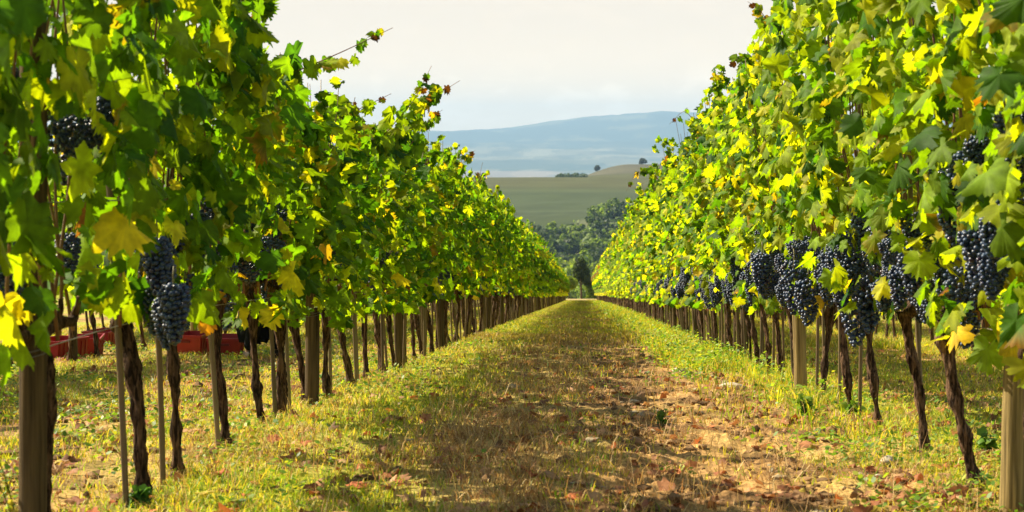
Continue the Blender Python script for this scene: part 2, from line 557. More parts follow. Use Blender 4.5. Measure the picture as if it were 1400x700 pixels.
def add_leaves(mb, pos, nrm, tip, size, tint, level, rs, edge=None):
    """pos: petiole points; tip: direction of the leaf's midrib; nrm: facing"""
    n = len(pos)
    ol = OUT[level]; k = len(ol)
    nrm = nrm / (np.linalg.norm(nrm, axis=1)[:, None] + 1e-9)
    tip = tip - nrm * np.sum(tip * nrm, 1)[:, None]
    tip = tip / (np.linalg.norm(tip, axis=1)[:, None] + 1e-9)
    side = np.cross(tip, nrm)
    u = np.concatenate([[0], ol[:, 0]]); w = np.concatenate([[0], ol[:, 1]])
    s = (size * .62)[:, None]
    r0 = np.concatenate([[1.0], np.hypot(ol[:, 0], ol[:, 1])])[None]
    deep = rs.uniform(.45, 1.35, (n, 1)) if level < 2 else np.ones((n, 1))
    u = u[None] * (1 - (1 - r0) * deep) / r0; w = w[None] * (1 - (1 - r0) * deep) / r0
    jit = 1 + .13 * rs.randn(n, k + 1) * (1 if level < 2 else .4)
    asp = rs.uniform(.78, 1.12, (n, 1))
    U = u * jit * s * asp; W = w * jit * s
    fold = rs.uniform(-.15, .85, (n, 1)); curl = rs.uniform(-.3, 1.0, (n, 1)); ph = rs.uniform(0, 6.3, (n, 1))
    rad2 = (u ** 2 + w ** 2)
    Z = -fold * np.abs(U) - curl * rad2 * s * np.sign(w + .3) + .09 * s * np.sin(np.arctan2(u, w) * 5 + ph) * np.sqrt(rad2)
    P = pos[:, None, :] + U[..., None] * side[:, None, :] + W[..., None] * tip[:, None, :] + Z[..., None] * nrm[:, None, :]
    v = P.reshape(-1, 3)
    ii = np.arange(k)
    tri = np.stack([np.zeros(k, int), 1 + ii, 1 + (ii + 1) % k], 1)
    T = (tri[None] + (np.arange(n) * (k + 1))[:, None, None]).reshape(-1, 3)
    c = np.repeat(tint[:, None, :], k + 1, 1)
    c = c.copy()
    c[:, 0, :] *= 1.3
    vw = np.full(k, .93)
    for i_ in {0: (0, 8, 14, 21, 27), 1: (0, 3, 6, 11, 14), 2: ()}[level]:
        if i_ < k: vw[i_] = 1.25
    if level < 2: c[:, 1:, :] *= vw[None, :, None]
    if edge is not None:
        rim = np.clip(edge, 0, 1)[:, None, None]
        c[:, 1:, :] = c[:, 1:, :] * (1 - rim) + np.array([.38, .17, .03]) * rim * rs.uniform(.5, 1.2, (n, k, 1))
    c *= rs.uniform(.9, 1.1, (n, k + 1, 1))
    mb.add(v, T, None, c.reshape(-1, 3))


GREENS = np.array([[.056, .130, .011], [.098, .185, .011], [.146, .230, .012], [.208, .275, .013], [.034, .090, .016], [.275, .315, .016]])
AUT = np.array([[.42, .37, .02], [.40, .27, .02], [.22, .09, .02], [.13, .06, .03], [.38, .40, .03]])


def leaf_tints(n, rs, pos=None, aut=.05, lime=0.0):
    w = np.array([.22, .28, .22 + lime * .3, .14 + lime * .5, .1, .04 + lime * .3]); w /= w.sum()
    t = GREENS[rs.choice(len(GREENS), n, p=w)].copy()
    p = np.full(n, aut)
    if pos is not None:
        p = p * (1 + 3.0 * np.exp(-((pos[:, 2] - .68) / .2) ** 2))
    m = rs.rand(n) < p
    t[m] = AUT[rs.choice(len(AUT), m.sum(), p=[.36, .10, .02, .10, .42])]
    t *= rs.uniform(.75, 1.25, (n, 1))
    t[:, 0] *= rs.uniform(.85, 1.25, n)
    return t, np.where(rs.rand(n) < .04, rs.uniform(.2, .8, n), 0)


def canopy(name, side, h, level, count, seed, lsize=.112, aut=.022, length=.92, lime=0.0, lean=0.0):
    """foliage of one vine, origin at the vine's foot; side = +1: right row (alley at -x), -1: left row (alley at +x)"""
    rs = np.random.RandomState(seed)
    mb = MB()
    n = count
    # heights: sparse in the fruit zone, dense above
    z = np.empty(0)
    while len(z) < n:
        c = rs.uniform(.64, h + .05, n * 2) if side > 0 else rs.uniform(.70, h + .05, n * 2)
        dens = np.interp(c, [.58, .64, .72, .9, 1.1, 1.3, h - .35, h, h + .05], [.12, .40, .42, .34, .62, 1, 1, .5, .0])
        z = np.concatenate([z, c[rs.rand(len(c)) < dens]])
    z = z[:n]
    wdt = np.interp(z, [.4, .8, 1.3, h - .4, h], [.15, .20, .28, .26, .12])
    sgn = np.where(rs.rand(n) < .5, 1.0, -1.0)
    x = sgn * wdt * (1 - np.abs(rs.randn(n)) * .33)
    y = rs.uniform(-length / 2, length / 2, n)
    lump = (vnoise(y * 2.6 + seed, z * 2.4, seed) - .5) * .22
    x = x + lump * np.sign(x) - side * lean * sstep(.7, h, z)
    # ragged top: columns of differing height
    top = h - .55 + .85 * vnoise(y * 3.4 + seed * 1.7, z * 0, seed + 2)
    keep = z < top
    x, y, z, sgn = x[keep], y[keep], z[keep], sgn[keep]; n = len(x)
    pos = np.stack([x, y, z], 1)
    nr = np.stack([sgn * rs.uniform(.35, 1.1, n), rs.randn(n) * .55, rs.uniform(-.15, .95, n)], 1)
    tp = np.stack([sgn * .35 + rs.randn(n) * .3, rs.randn(n) * .5, -1 + rs.randn(n) * .3], 1)
    sz = lsize * rs.uniform(.42, 1.42, n)
    tint, edge = leaf_tints(n, rs, pos if level < 2 else None, aut, lime)
    add_leaves(mb, pos, nr, tp, sz, tint, level, rs, edge)
    return mb


def canes_paths(side, h, seed, n=7, length=.85, lean=0.0):
    rs = np.random.RandomState(seed + 500)
    out = []
    for k in range(n):
        y0 = (k + .5) / n * length - length / 2 + rs.uniform(-.04, .04)
        x0 = rs.uniform(-.03, .03)
        hh = h + rs.uniform(-.45, .12)
        x1 = x0 + rs.uniform(-.14, .14) - side * lean
        y1 = y0 + rs.uniform(-.18, .18)
        ph = rs.uniform(0, 6)
        pts = []
        for t in np.linspace(0, 1, 9):
            pts.append((x0 + (x1 - x0) * t + .025 * math.sin(ph + 7 * t), y0 + (y1 - y0) * t + .03 * math.sin(ph * 2 + 6 * t), (.63 + (hh - .63) * t)))
        out.append(np.array(pts))
    return out


CANEC = [(.16, .065, .03), (.20, .09, .04), (.13, .05, .03), (.22, .12, .05)]


def shoot_top(mb, side, h, seed, level, nshoot=2, lsize=.105, lean=0.0, big=1.0):
    """shoots that stick out of the top with small leaves; returns nothing, adds leaves to mb"""
    rs = np.random.RandomState(seed + 900)
    paths = []
    for k in range(nshoot):
        y0 = rs.uniform(-.4, .4); x0 = rs.uniform(-.12, .12) - side * lean
        d = np.array([rs.uniform(-.25, .45) * -side, rs.uniform(-.5, .5), 1.0]); d /= np.linalg.norm(d)
        ln = rs.uniform(.22, .5) * big
        t = np.linspace(0, 1, 7)[:, None]
        p = np.array([x0, y0, h - .25]) + d * t * (ln + .2) + np.array([0, 0, -.12]) * t ** 2
        paths.append(p)
        m = int(10 + ln * 20)
        tt = rs.uniform(.15, .98, m)
        pp = np.stack([np.interp(tt, t[:, 0], p[:, i]) for i in range(3)], 1) + rs.randn(m, 3) * .012
        nr = np.stack([rs.randn(m), rs.randn(m), rs.uniform(0, 1, m)], 1)
        tp = np.stack([rs.randn(m) * .6, rs.randn(m) * .6, -.6 + rs.randn(m) * .5], 1)
        tint, e = leaf_tints(m, rs, None, .10)
        add_leaves(mb, pp, nr, tp, lsize * rs.uniform(.5, 1.2, m) * (1.15 - .45 * tt), tint, level, rs, e)
    return paths


def trunk_mesh(seed, lean_x=0.0, lean_y=0.0, r=.030, cordon=True, sides=10, segs=16):
    rs = np.random.RandomState(seed + 50)
    mb = MB()
    n = segs
    t = np.linspace(0, 1, n)
    wx = rs.uniform(-1, 1); wy = rs.uniform(-1, 1); ph = rs.uniform(0, 6)
    hgt = .62
    # base stays at the origin, the head ends under the cordon wire
    x = lean_x * t + .022 * np.sin(ph + t * 5.0) * t * (1.0 + .4 * wx)
    y = lean_y * t + .030 * np.sin(ph * 1.7 + t * 4.2) * t
    z = -.06 + (hgt + .06) * t
    rad = r * (1.28 - .55 * sstep(0, .25, t) + .30 * sstep(.75, 1, t) + .12 * np.sin(ph + t * 13))
    col = np.array([.060, .036, .022]) * rs.uniform(.75, 1.3)
    tube(mb, np.stack([x, y, z], 1), rad, sides, col, ridge=.42, seed=seed % 97, knob=.38)
    if cordon:
        for s in (-1, 1):
            ln = rs.uniform(.28, .42)
            m = 8
            u = np.linspace(0, 1, m)
            px_ = x[-1] * (1 - u) + .02 * np.sin(u * 5 + ph)
            py_ = y[-1] + s * ln * u
            pz_ = z[-1] + .07 * np.sin(u * 1.6) + .012 * np.sin(u * 9 + ph)
            tube(mb, np.stack([px_, py_, pz_ - .02 * (1 - u)], 1), r * (.85 - .5 * u), max(6, sides - 3), col, ridge=.25, seed=seed % 89 + 3, knob=.3)
            for k in range(3):   # short spurs
                uu = (k + .6) / 3.2
                b = np.array([np.interp(uu, u, px_), np.interp(uu, u, py_), np.interp(uu, u, pz_)])
                e = b + np.array([rs.uniform(-.03, .03), rs.uniform(-.02, .02), .06])
                tube(mb, np.array([b, (b + e) / 2 + .004, e]), [r * .45, r * .36, r * .28], 5, col * 1.2)
    return mb


def ico(sub=1):
    import bmesh
    bm = bmesh.new(); bmesh.ops.create_icosphere(bm, subdivisions=sub, radius=1)
    v = np.array([p.co[:] for p in bm.verts]); f = np.array([[q.index for q in p.verts] for p in bm.faces])
    bm.free(); return v, f


ICO1, ICO2 = ico(1), ico(2)


def bunch_mesh(seed, length=.19, width=.055, sub=2, n=85, br=.0088):
    rs = np.random.RandomState(seed + 300)
    V, Fc = ICO2 if sub == 2 else ICO1
    mb = MB()
    pts = []
    shoulder = rs.uniform(-.5, .5)
    tries = 0
    while len(pts) < n and tries < 9000:
        tries += 1
        t = rs.rand() ** .8
        w = width * (np.interp(t, [0, .15, .4, .75, 1], [.55, 1.0, .95, .6, .18]))
        a = rs.uniform(0, 2 * np.pi)
        rad = w * (1 - .35 * rs.rand() ** 2)
        p = np.array([math.cos(a) * rad, math.sin(a) * rad, -.025 - t * length])
        p[1] += shoulder * width * max(0, .35 - t)
        if all(np.sum((p - q) ** 2) > (br * 1.5) ** 2 for q in pts):
            pts.append(p)
    for p in pts:
        rr = br * rs.uniform(.86, 1.14)
        c = np.array([.010, .011, .030]) * rs.uniform(.6, 1.5)
        if rs.rand() < .10:
            c = np.array([.035, .010, .028])
        sq = np.array([1, 1, rs.uniform(.98, 1.1)])
        mb.add(V * rr * sq + p, Fc, None, c)
    return mb


def stem_mesh():
    mb = MB()
    tube(mb, [(0, 0, .035), (.003, .002, .0), (0, 0, -.05), (0, .001, -.13)], [.0028, .0024, .0026, .0015], 5, (.16, .14, .05))
    return mb


# ------------------------------------------------------------------ variant libraries (meshes only; linked when used)
HL, HR = 2.22, 2.68
LEANR = .20
lib = {}


def libmesh(key, fn):
    if key not in lib:
        lib[key] = fn()
    return lib[key]


def mk_fol(side, lev, k):
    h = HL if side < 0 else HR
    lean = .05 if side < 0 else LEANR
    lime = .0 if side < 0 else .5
    if lev == 0:
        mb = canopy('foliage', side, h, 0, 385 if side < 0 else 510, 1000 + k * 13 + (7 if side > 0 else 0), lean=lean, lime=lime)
        shoot_top(mb, side, h, k * 7 + (3 if side > 0 else 0), 0, 2, lean=lean)
    elif lev == 1:
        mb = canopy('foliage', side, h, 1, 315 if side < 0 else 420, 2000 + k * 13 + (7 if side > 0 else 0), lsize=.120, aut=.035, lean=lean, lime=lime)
        shoot_top(mb, side, h, k * 7 + 40 + (3 if side > 0 else 0), 1, 2, lean=lean)
    else:
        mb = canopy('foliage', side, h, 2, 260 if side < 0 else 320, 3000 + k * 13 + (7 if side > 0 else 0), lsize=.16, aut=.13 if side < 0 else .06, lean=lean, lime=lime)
        shoot_top(mb, side, h, k * 7 + 90, 2, 2, lean=lean)
    return mb.mesh('foliage', M_leaf)


NV = {0: 9, 1: 6, 2: 4}
BUNCH = [bunch_mesh(k, length=.15 + .05 * (k % 3), width=.044 + .009 * (k % 4), n=150).mesh('grape_bunch', M_berry) for k in range(6)]
BUNCH_LO = [bunch_mesh(20 + k, length=.18, width=.055, sub=1, n=95, br=.0125).mesh('grape_bunch', M_berry) for k in range(3)]
STEM = stem_mesh().mesh('bunch_stem', M_cane)

ORD = ['first', 'second', 'third', 'fourth', 'fifth', 'sixth', 'seventh', 'eighth', 'ninth', 'tenth', 'eleventh', 'twelfth', 'thirteenth', 'fourteenth', 'fifteenth', 'sixteenth']
X0 = 1.5
rnd = random.Random(5)

# ------------------------------------------------------------------ posts
post_y = {-1: [4.97, 9.87, 14.9, 19.4, 24.2] + [24.2 + 4.9 * k for k in range(1, 32)],
          1: [6.36, 12.35, 17.5, 23.6] + [23.6 + 5.6 * k for k in range(1, 28)]}


def post_mesh(seed, r=.048, h=2.25, tone=(.33, .25, .16)):
    rs = np.random.RandomState(seed)
    mb = MB()
    n = 14
    h = h - .38
    z = np.linspace(-.25, h, 20)
    a = rs.uniform(-.02, .02, 2)
    pts = np.stack([a[0] * z + .004 * np.sin(z * 3 + seed), a[1] * z, z], 1)
    rad = np.full(20, r) * (1.04 - .04 * z / h); rad[-1] *= .86
    tube(mb, pts, rad, n, tone, ridge=.05, seed=seed, cap=True)
    return mb


postv = [post_mesh(1, .037, 2.1, (.085, .058, .028)).mesh('post_body', M_post), post_mesh(2, .042, 2.1, (.24, .175, .07)).mesh('post_body', M_post),
         post_mesh(3, .039, 2.1, (.075, .052, .03)).mesh('post_body', M_post)]
wrapm = MB()
for zz in (.60, .615):
    a = np.linspace(0, 2 * np.pi, 17)
    tube(wrapm, np.stack([.0415 * np.cos(a), .0415 * np.sin(a), zz + .01 * np.sin(a * 1)], 1), .0022, 5, (.10, .09, .08), cap=False)
WRAP = wrapm.mesh('wire_tie', M_wire)

POST_LOOK = {(-1, 0): 'thick weathered vine post at the lower left with bark shadow and wire tie',
             (-1, 1): 'thick grey wooden post rising from left row grass, second from camera',
             (1, 0): 'thick pale wooden post at the lower right, sunlit on one edge',
             (1, 1): 'pale yellowish wooden post in right row under a yellow leaf, second from camera',
             (1, 2): 'dark grey wooden post in right row, third from camera'}


def put_post(x, y, k, side, label, group, zoff=0):
    kind = {(-1, 0): 0, (-1, 1): 0, (1, 0): 1, (1, 1): 1, (1, 2): 2}.get((side, k), rnd.randrange(3))
    e = link('vine_post', postv[kind])
    e.location = (x, y, Hs(x, y) + zoff)
    e.rotation_euler = (rnd.uniform(-.02, .02), rnd.uniform(-.02, .02), rnd.uniform(0, 6))
    tag(e, label, 'post', group)
    if side < 0 and 9 < y < 16: e.scale = (1, 1, .84)
    if y < 30 and abs(x) < 2:
        link('wire_tie', WRAP, e)
    return e


for side in (-1, 1):
    nm = 'left' if side < 0 else 'right'
    for k, y in enumerate(post_y[side]):
        if y > 175: break
        lab = POST_LOOK.get((side, k))
        if lab is None:
            if k < 12:
                lab = 'wooden trellis post in the %s vine row beside the path, %s from camera' % (nm, ORD[k])
            else:
                lab = 'tiny far wooden post deep in the %s vine row beside the path' % nm
        xo = {(-1, 0): -.02, (-1, 1): .03, (1, 0): .0, (1, 1): -.02, (1, 2): .06}.get((side, k), rnd.uniform(-.03, .03))
        put_post(side * X0 + xo, y, k, side, lab, 'wooden posts of the %s row' % nm)

# ------------------------------------------------------------------ vines
# near trunks at the places measured in the photograph: (y, lean toward -x, lean along y)
near_left = [(5.05, -.03, .02), (6.2, -.075, .05), (6.72, -.03, .0), (7.65, -.05, .04), (8.55, -.09, .05), (9.1, -.02, -.02), (10.05, -.15, .1), (10.75, -.05, .03), (11.85, -.08, -.03), (12.75, -.06, .05), (13.7, -.04, .0)]
near_right = [(6.94, -.12, .05), (7.95, -.07, .06), (9.22, -.06, .03), (10.15, -.05, .05), (11.35, .04, .0), (12.7, -.06, .05), (13.6, -.08, .0), (14.5, -.06, .04)]


def fill(ys, to):
    ys = list(ys)
    while ys[-1][0] < to:
        ys.append((ys[-1][0] + .84 + rnd.uniform(-.06, .06), rnd.uniform(-.09, .02), rnd.uniform(-.05, .06)))
    return ys


MAIN_END, IND_END = 174.0, 92.0
rows = {-1: fill([(3.3, -.03, 0), (4.15, -.03, 0)] + near_left, MAIN_END), 1: fill([(4.3, -.05, 0), (5.1, -.05, 0), (6.0, -.05, 0)] + near_right, MAIN_END)}
trunk_lo = [trunk_mesh(200 + k, -.05, .02, .03, True, 7, 9) for k in range(5)]
TRUNK_LO = [t.mesh('trunk', M_bark) for t in trunk_lo]
far_list = []          # (x, y, side) for the merged far vines
count_ind = 0


def canes_mesh(side, h, k, lean):
    mb = MB()
    for p in canes_paths(side, h, k * 31, 6, lean=lean):
        tube(mb, p, np.linspace(.0052, .0022, len(p)), 4, CANEC[k % 4], cap=False)
    return mb


def bunches_for(rs, side, n, face, up=0.0):
    out = []
    for _ in range(n):
        yy = rs.uniform(-.42, .42)
        zz = rs.uniform(.70, .98) if rs.rand() < .8 else rs.uniform(.95, 1.18)
        zz += up + (.08 if side < 0 else .05)
        xx = -side * (rs.uniform(.08, .23) if side > 0 else rs.uniform(.04, .15)) if rs.rand() < face else side * rs.uniform(.04, .16)
        out.append((xx, yy, zz))
    return out


def put_vine(x, y, side, lx, ly, label, group, idx, bunch=True, lod=None, hscale=1.0):
    global count_ind
    count_ind += 1
    rs = np.random.RandomState(int(y * 100) + (5 if side > 0 else 0) + int(abs(x) * 17))
    if lod is None:
        lod = 0 if y < 19 else (1 if y < 45 else 2)
    e = bpy.data.objects.new('grapevine', None)
    COL.objects.link(e)
    e.empty_display_size = .2
    e.location = (x, y, Hs(x, y))
    tag(e, label, 'grapevine', group)
    main = abs(x) < 2
    if lod == 0 and main:
        tm = trunk_mesh(idx * 3 + (1 if side > 0 else 0), lx, ly, rs.uniform(.021, .028), True, 22, 46).mesh('trunk', M_bark)
        link('trunk', tm, e)
    else:
        t = link('trunk', TRUNK_LO[rs.randint(5)], e)
        t.rotation_euler = (0, 0, 0 if rs.rand() < .6 else math.pi) if lod < 2 else (0, 0, 0)
    k = rs.randint(NV[lod])
    k = idx % NV[lod]
    fm = libmesh(('f', side, lod, k), lambda: mk_fol(side, lod, k))
    f = link('foliage', fm, e)
    hs = float(np.interp(y, [7, 8.2, 9.0, 12.3, 14.5, 20, 30], [.96, .80, .70, .71, .80, .87, .95])) if side < 0 else float(np.interp(y, [7, 13, 20, 35, 60], [.92, .87, .88, .88, .90]))
    f.scale = (rs.uniform(.9, 1.1), rs.choice([-1, 1]) * rs.uniform(.98, 1.08), hs * hscale * (rs.uniform(.90, 1.10) if y > 16 else rs.uniform(.95, 1.05)))
    h = HL if side < 0 else HR
    lean = .05 if side < 0 else LEANR
    if lod == 0 and main:
        for p in canes_paths(side, h, idx * 31 + (9 if side > 0 else 0), 7, lean=lean):
            mb = MB()
            p = p * np.array([1, 1, 1]); p[:, 2] = .62 + (p[:, 2] - .62) * hs
            tube(mb, p, np.linspace(.0058, .0022, len(p)), 6, CANEC[rs.randint(4)], knob=.15, seed=idx)
            link('cane', mb.mesh('cane', M_cane), e)
    elif lod < 2:
        kk = idx % 5
        link('canes', libmesh(('c', side, kk), lambda: canes_mesh(side, h, kk, lean).mesh('canes', M_cane)), e)
    if bunch and lod < 2:
        nb = (13 if side > 0 else 5) if lod == 0 else (9 if side > 0 else 4)
        if not main: nb = 5
        for (bx, by, bz) in bunches_for(rs, side, nb, (.86 if side > 0 else .6), .17 if y < 6.1 else 0):
            me = BUNCH[rs.randint(6)] if (lod == 0 and main) else BUNCH_LO[rs.randint(3)]
            b = link('grape_bunch', me, e, (bx, by, bz), (rs.uniform(-.12, .12), rs.uniform(-.12, .12), rs.uniform(0, 6)))
            s = rs.uniform(.75, 1.2); b.scale = (s, s, s * .85)
            if lod == 0 and main:
                link('stem', STEM, b)
    return e


VLOOK = {('L', 0): 'gnarled grapevine right against the thick post at the lower left',
         }
SIDEPOST = {-1: post_y[-1], 1: post_y[1]}
vine_objs = {-1: [], 1: []}
for side in (-1, 1):
    nm = 'left' if side < 0 else 'right'
    ps = post_y[side]
    cnt = {}
    for i, (y, lx, ly) in enumerate(rows[side]):
        xo = rnd.uniform(-.03, .03) if i > 14 else 0
        x = side * X0 + xo
        if y > IND_END:
            far_list.append((x, y, side)); continue
        b = sum(1 for p in ps if p <= y + .02)
        cnt[b] = cnt.get(b, 0) + 1
        if b == 0:
            lab = '%s vine of the %s row nearest the camera, before its first post' % (ORD[cnt[b] - 1], nm)
        elif b <= 16:
            lab = 'gnarled grapevine, %s one behind the %s post of the %s row' % (ORD[cnt[b] - 1], ORD[b - 1], nm)
        else:
            lab = 'small far grapevine with yellowing leaves deep in the %s row' % nm
        vine_objs[side].append((put_vine(x, y, side, lx, ly, lab, 'grapevines of the %s row beside the path' % nm, i), y))

# outer rows, seen under and between the main ones
outer = {-1: (-4.5, 9.0, 46), 1: (4.5, 12.5, 46)}
for side in (-1, 1):
    x, y0, n = outer[side]
    nm = 'left' if side < 0 else 'right'
    y = y0
    for i in range(n):
        if i < 16:
            lab = '%s vine from camera in the second row to the %s, behind the near row' % (ORD[i], nm)
        else:
            lab = 'distant vine in the second row to the %s, mostly hidden' % nm
        put_vine(x + rnd.uniform(-.04, .04), y, side, 0, 0, lab, 'grapevines of the second row to the %s' % nm, i + 3, bunch=(i < 24), lod=1 if y < 30 else 2)
        y += .86
    while y < 170:
        far_list.append((x, y, side)); y += .9
    xx = x + side * 3.0; y = 14.0
    while y < 120:
        far_list.append((xx, y, side)); y += .9
    for k in range(10):
        yy = y0 + 2 + 5 * k
        put_post(x, yy, k, side, '%s post from camera in the second vine row to the %s' % (ORD[k], nm), 'posts of the second row to the %s' % nm)

# the remaining far vines: one mass
mbL, mbT = MB(), MB()
far_src = {}
for s in (-1, 1):
    for k in range(3):
        h = HL if s < 0 else HR
        m = canopy('far', s, h, 2, 150, 4000 + k * 5 + s, lsize=.22, aut=.14, lean=.05 if s < 0 else LEANR, lime=0 if s < 0 else .5)
        far_src[(s, k)] = (np.concatenate(m.v), np.concatenate(m.t), np.concatenate(m.c)[:, :3])
tsrc = (np.concatenate(trunk_lo[0].v), np.concatenate(trunk_lo[0].q), np.concatenate(trunk_lo[0].c)[:, :3])
fx = np.array([f[0] for f in far_list]); fy = np.array([f[1] for f in far_list]); fz = H(fx, fy)
for i, (x, y, s) in enumerate(far_list):
    v, t, c = far_src[(s, i % 3)]
    vv = v * np.array([1, rnd.choice([-1, 1]), rnd.uniform(.92, 1.06)]) + np.array([x, y, fz[i]])
    mbL.add(vv, t, None, c)
    if y < 150:
        mbT.add(tsrc[0] + np.array([x, y, fz[i]]), None, tsrc[1], tsrc[2])
fe = link('distant_grapevines', mbL.mesh('distant_grapevines', M_leaf))
tag(fe, 'mass of distant vine foliage at the far end of the rows', 'grapevines', kind='stuff')
ft = link('distant_trunks', mbT.mesh('distant_trunks', M_bark), fe)
ft['kind'] = 'stuff'


# ------------------------------------------------------------------ special long shoots on the left skyline
def long_shoot(vine, p0, pts_px, d, nleaf, leaf_sz, seed, twig=True):
    """an arching shoot through pixels at row-distance d, parented to its vine as a part"""
    rs = np.random.RandomState(seed)
    W = [Vector(p0)] + [unproj(px, py, dd) for (px, py, dd) in pts_px]
    base = vine.location
    P = np.array([list(w - base) for w in W])
    t = np.linspace(0, 1, len(P)); tt = np.linspace(0, 1, 26)
    P = np.stack([np.interp(tt, t, P[:, i]) for i in range(3)], 1)
    ker = np.array([.25, .5, .25])
    for _ in range(3):
        Q = P.copy()
        Q[1:-1] = P[:-2] * .25 + P[1:-1] * .5 + P[2:] * .25
        P = Q
    mb = MB(); tube(mb, P, np.linspace(.0048, .0014, 26), 6, (.17, .06, .035))
    s = link('shoot', mb.mesh('shoot', M_cane), vine)
    mb = MB()
    u = np.sort(rs.beta(1.1, 1.5, nleaf) * .93)
    pp = np.stack([np.interp(u, tt, P[:, i]) for i in range(3)], 1)
    nr = np.stack([rs.uniform(-.2, 1, nleaf), -np.ones(nleaf) * .7 + rs.randn(nleaf) * .4, rs.uniform(0, .9, nleaf)], 1)
    tp = np.stack([rs.randn(nleaf) * .5, rs.randn(nleaf) * .5, -1 + rs.randn(nleaf) * .4], 1)
    tint, e = leaf_tints(nleaf, rs, None, .06)
    add_leaves(mb, pp + rs.randn(nleaf, 3) * .045 * (1.2 - u)[:, None], nr, tp, leaf_sz * rs.uniform(.6, 1.25, nleaf) * (1.2 - .75 * u), tint, 0, rs, e)
    # a dried leaf near the tip
    add_leaves(mb, P[-4:-3], np.array([[.2, -1, .2]]), np.array([[.3, 0, -1.0]]), np.array([leaf_sz * .45]), np.array([[.05, .018, .010]]), 0, rs, None)
    link('foliage', mb.mesh('foliage', M_leaf), s)


def vine_near(side, y):
    return min(vine_objs[side], key=lambda a: abs(a[1] - y))[0]


v = vine_near(-1, 8.6)
long_shoot(v, (-1.45, 8.7, v.location.z + 1.7), [(400, 100, 8.7), (470, 70, 8.7), (537, 38, 8.8)], 8.7, 26, .12, 1)
v = vine_near(-1, 11.9)
long_shoot(v, (-1.45, 11.8, v.location.z + 1.6), [(520, 190, 11.8), (566, 138, 11.8), (590, 90, 11.9)], 11.8, 40, .13, 2)
v = vine_near(-1, 12.7)
long_shoot(v, (-1.42, 12.6, v.location.z + 1.5), [(540, 185, 12.6), (580, 140, 12.5), (629, 110, 12.4)], 12.6, 62, .145, 3)
v = vine_near(-1, 10.7)
long_shoot(v, (-1.42, 10.7, v.location.z + 1.7), [(455, 165, 10.7), (500, 145, 10.7), (535, 128, 10.8)], 10.7, 30, .12, 4)
v = vine_near(-1, 13.7)
long_shoot(v, (-1.42, 13.7, v.location.z + 1.6), [(560, 200, 13.7), (585, 165, 13.7), (605, 150, 13.7)], 13.7, 34, .14, 5)
v = vine_near(-1, 19.5)
long_shoot(v, (-1.4, 19.4, v.location.z + 1.8), [(630, 225, 19.4), (650, 205, 19.4)], 19.4, 16, .12, 6)
v = vine_near(1, 14.5)
long_shoot(v, (1.35, 14.5, v.location.z + 2.3), [(1050, 30, 14.5), (1040, 15, 14.5), (1022, 2, 14.5)], 14.5, 20, .12, 7)
v = vine_near(1, 14.5)
long_shoot(v, (1.35, 14.5, v.location.z + 2.1), [(1030, 80, 14.6), (1010, 78, 14.6), (998, 92, 14.6)], 14.5, 18, .13, 8)
v = vine_near(1, 19)
long_shoot(v, (1.3, 18.9, v.location.z + 2.1), [(960, 175, 18.9), (935, 150, 18.9), (915, 170, 18.9)], 18.9, 14, .13, 9)
v = vine_near(1, 26)
long_shoot(v, (1.3, 26, v.location.z + 2.1), [(890, 235, 26), (870, 235, 26), (856, 262, 26)], 26, 14, .15, 10)

# ------------------------------------------------------------------ bamboo stakes
bamb = []
for k in range(3):
    mb = MB()
    z = np.linspace(-.15, 1.75, 24)
    rad = np.full(24, .0105) * (1 + .12 * ((np.arange(24) % 4) == 0))
    tube(mb, np.stack([.01 * np.sin(z * 2 + k), .008 * np.cos(z * 3 + k), z], 1), rad, 8, [(.15, .10, .05), (.11, .075, .04), (.19, .14, .07)][k])
    bamb.append(mb.mesh('bamboo_stake', M_bamboo))
nst = 0
# measured stakes (pixel x of the foot, side)
st = [(-1, 5.98, -.05, .04), (-1, 6.52, -.03, .0), (-1, 7.5, -.04, .02), (-1, 8.9, -.03, .0), (-1, 9.35, -.02, 0), (-1, 10.9, .0, 0), (1, 8.15, -.04, .0), (1, 9.95, -.01, 0), (1, 10.8, .01, 0)]
for side in (-1, 1):
    for (y, lx, ly) in rows[side]:
        if (y > 11.2) and y < 62:
            st.append((side, y + rnd.uniform(.12, .34), rnd.uniform(-.05, .02), rnd.uniform(-.03, .03)))
            if y < 50:
                st.append((side, y + rnd.uniform(.42, .66), rnd.uniform(-.09, .02), rnd.uniform(-.04, .04)))
st.sort(key=lambda a: (a[0], a[1]))
cs = {-1: 0, 1: 0}
for (side, y, lx, ly) in st:
    nm = 'left' if side < 0 else 'right'
    k = cs[side]; cs[side] += 1
    x = side * X0 + (rnd.uniform(-.06, .06) if y > 11 else .015 * side)
    o = link('bamboo_stake', bamb[rnd.randrange(3)])
    o.location = (x, y, Hs(x, y))
    o.rotation_euler = (math.atan(-ly), math.atan(lx / .9), 0)
    lab = ('thin bamboo stake beside a vine trunk, %s stake from camera in the %s row' % (ORD[k], nm)) if k < 16 else ('small far bamboo stake among trunks of the %s row' % nm)
    tag(o, lab, 'stake', 'bamboo stakes of the %s row' % nm)

# ------------------------------------------------------------------ trellis wires
for side in (-1, 1):
    nm = 'left' if side < 0 else 'right'
    for j, (hz_, wname) in enumerate([(.61, 'lowest'), (1.02, 'second lowest'), (1.45, 'third lowest')]):
        ys = np.linspace(3, 174, 330)
        xs = np.full(330, side * X0)
        zs = H0(xs, ys) + hz_ + .006 * np.sin(ys * 1.3)
        mb = MB(); tube(mb, np.stack([xs + (.012 if j % 2 else -.012), ys, zs], 1), .0019, 4, (.20, .19, .18), cap=False)
        o = link('trellis_wire', mb.mesh('trellis_wire', M_wire))
        tag(o, 'thin steel trellis wire, %s one strung along the %s vine row' % (wname, nm), 'wire', 'trellis wires')

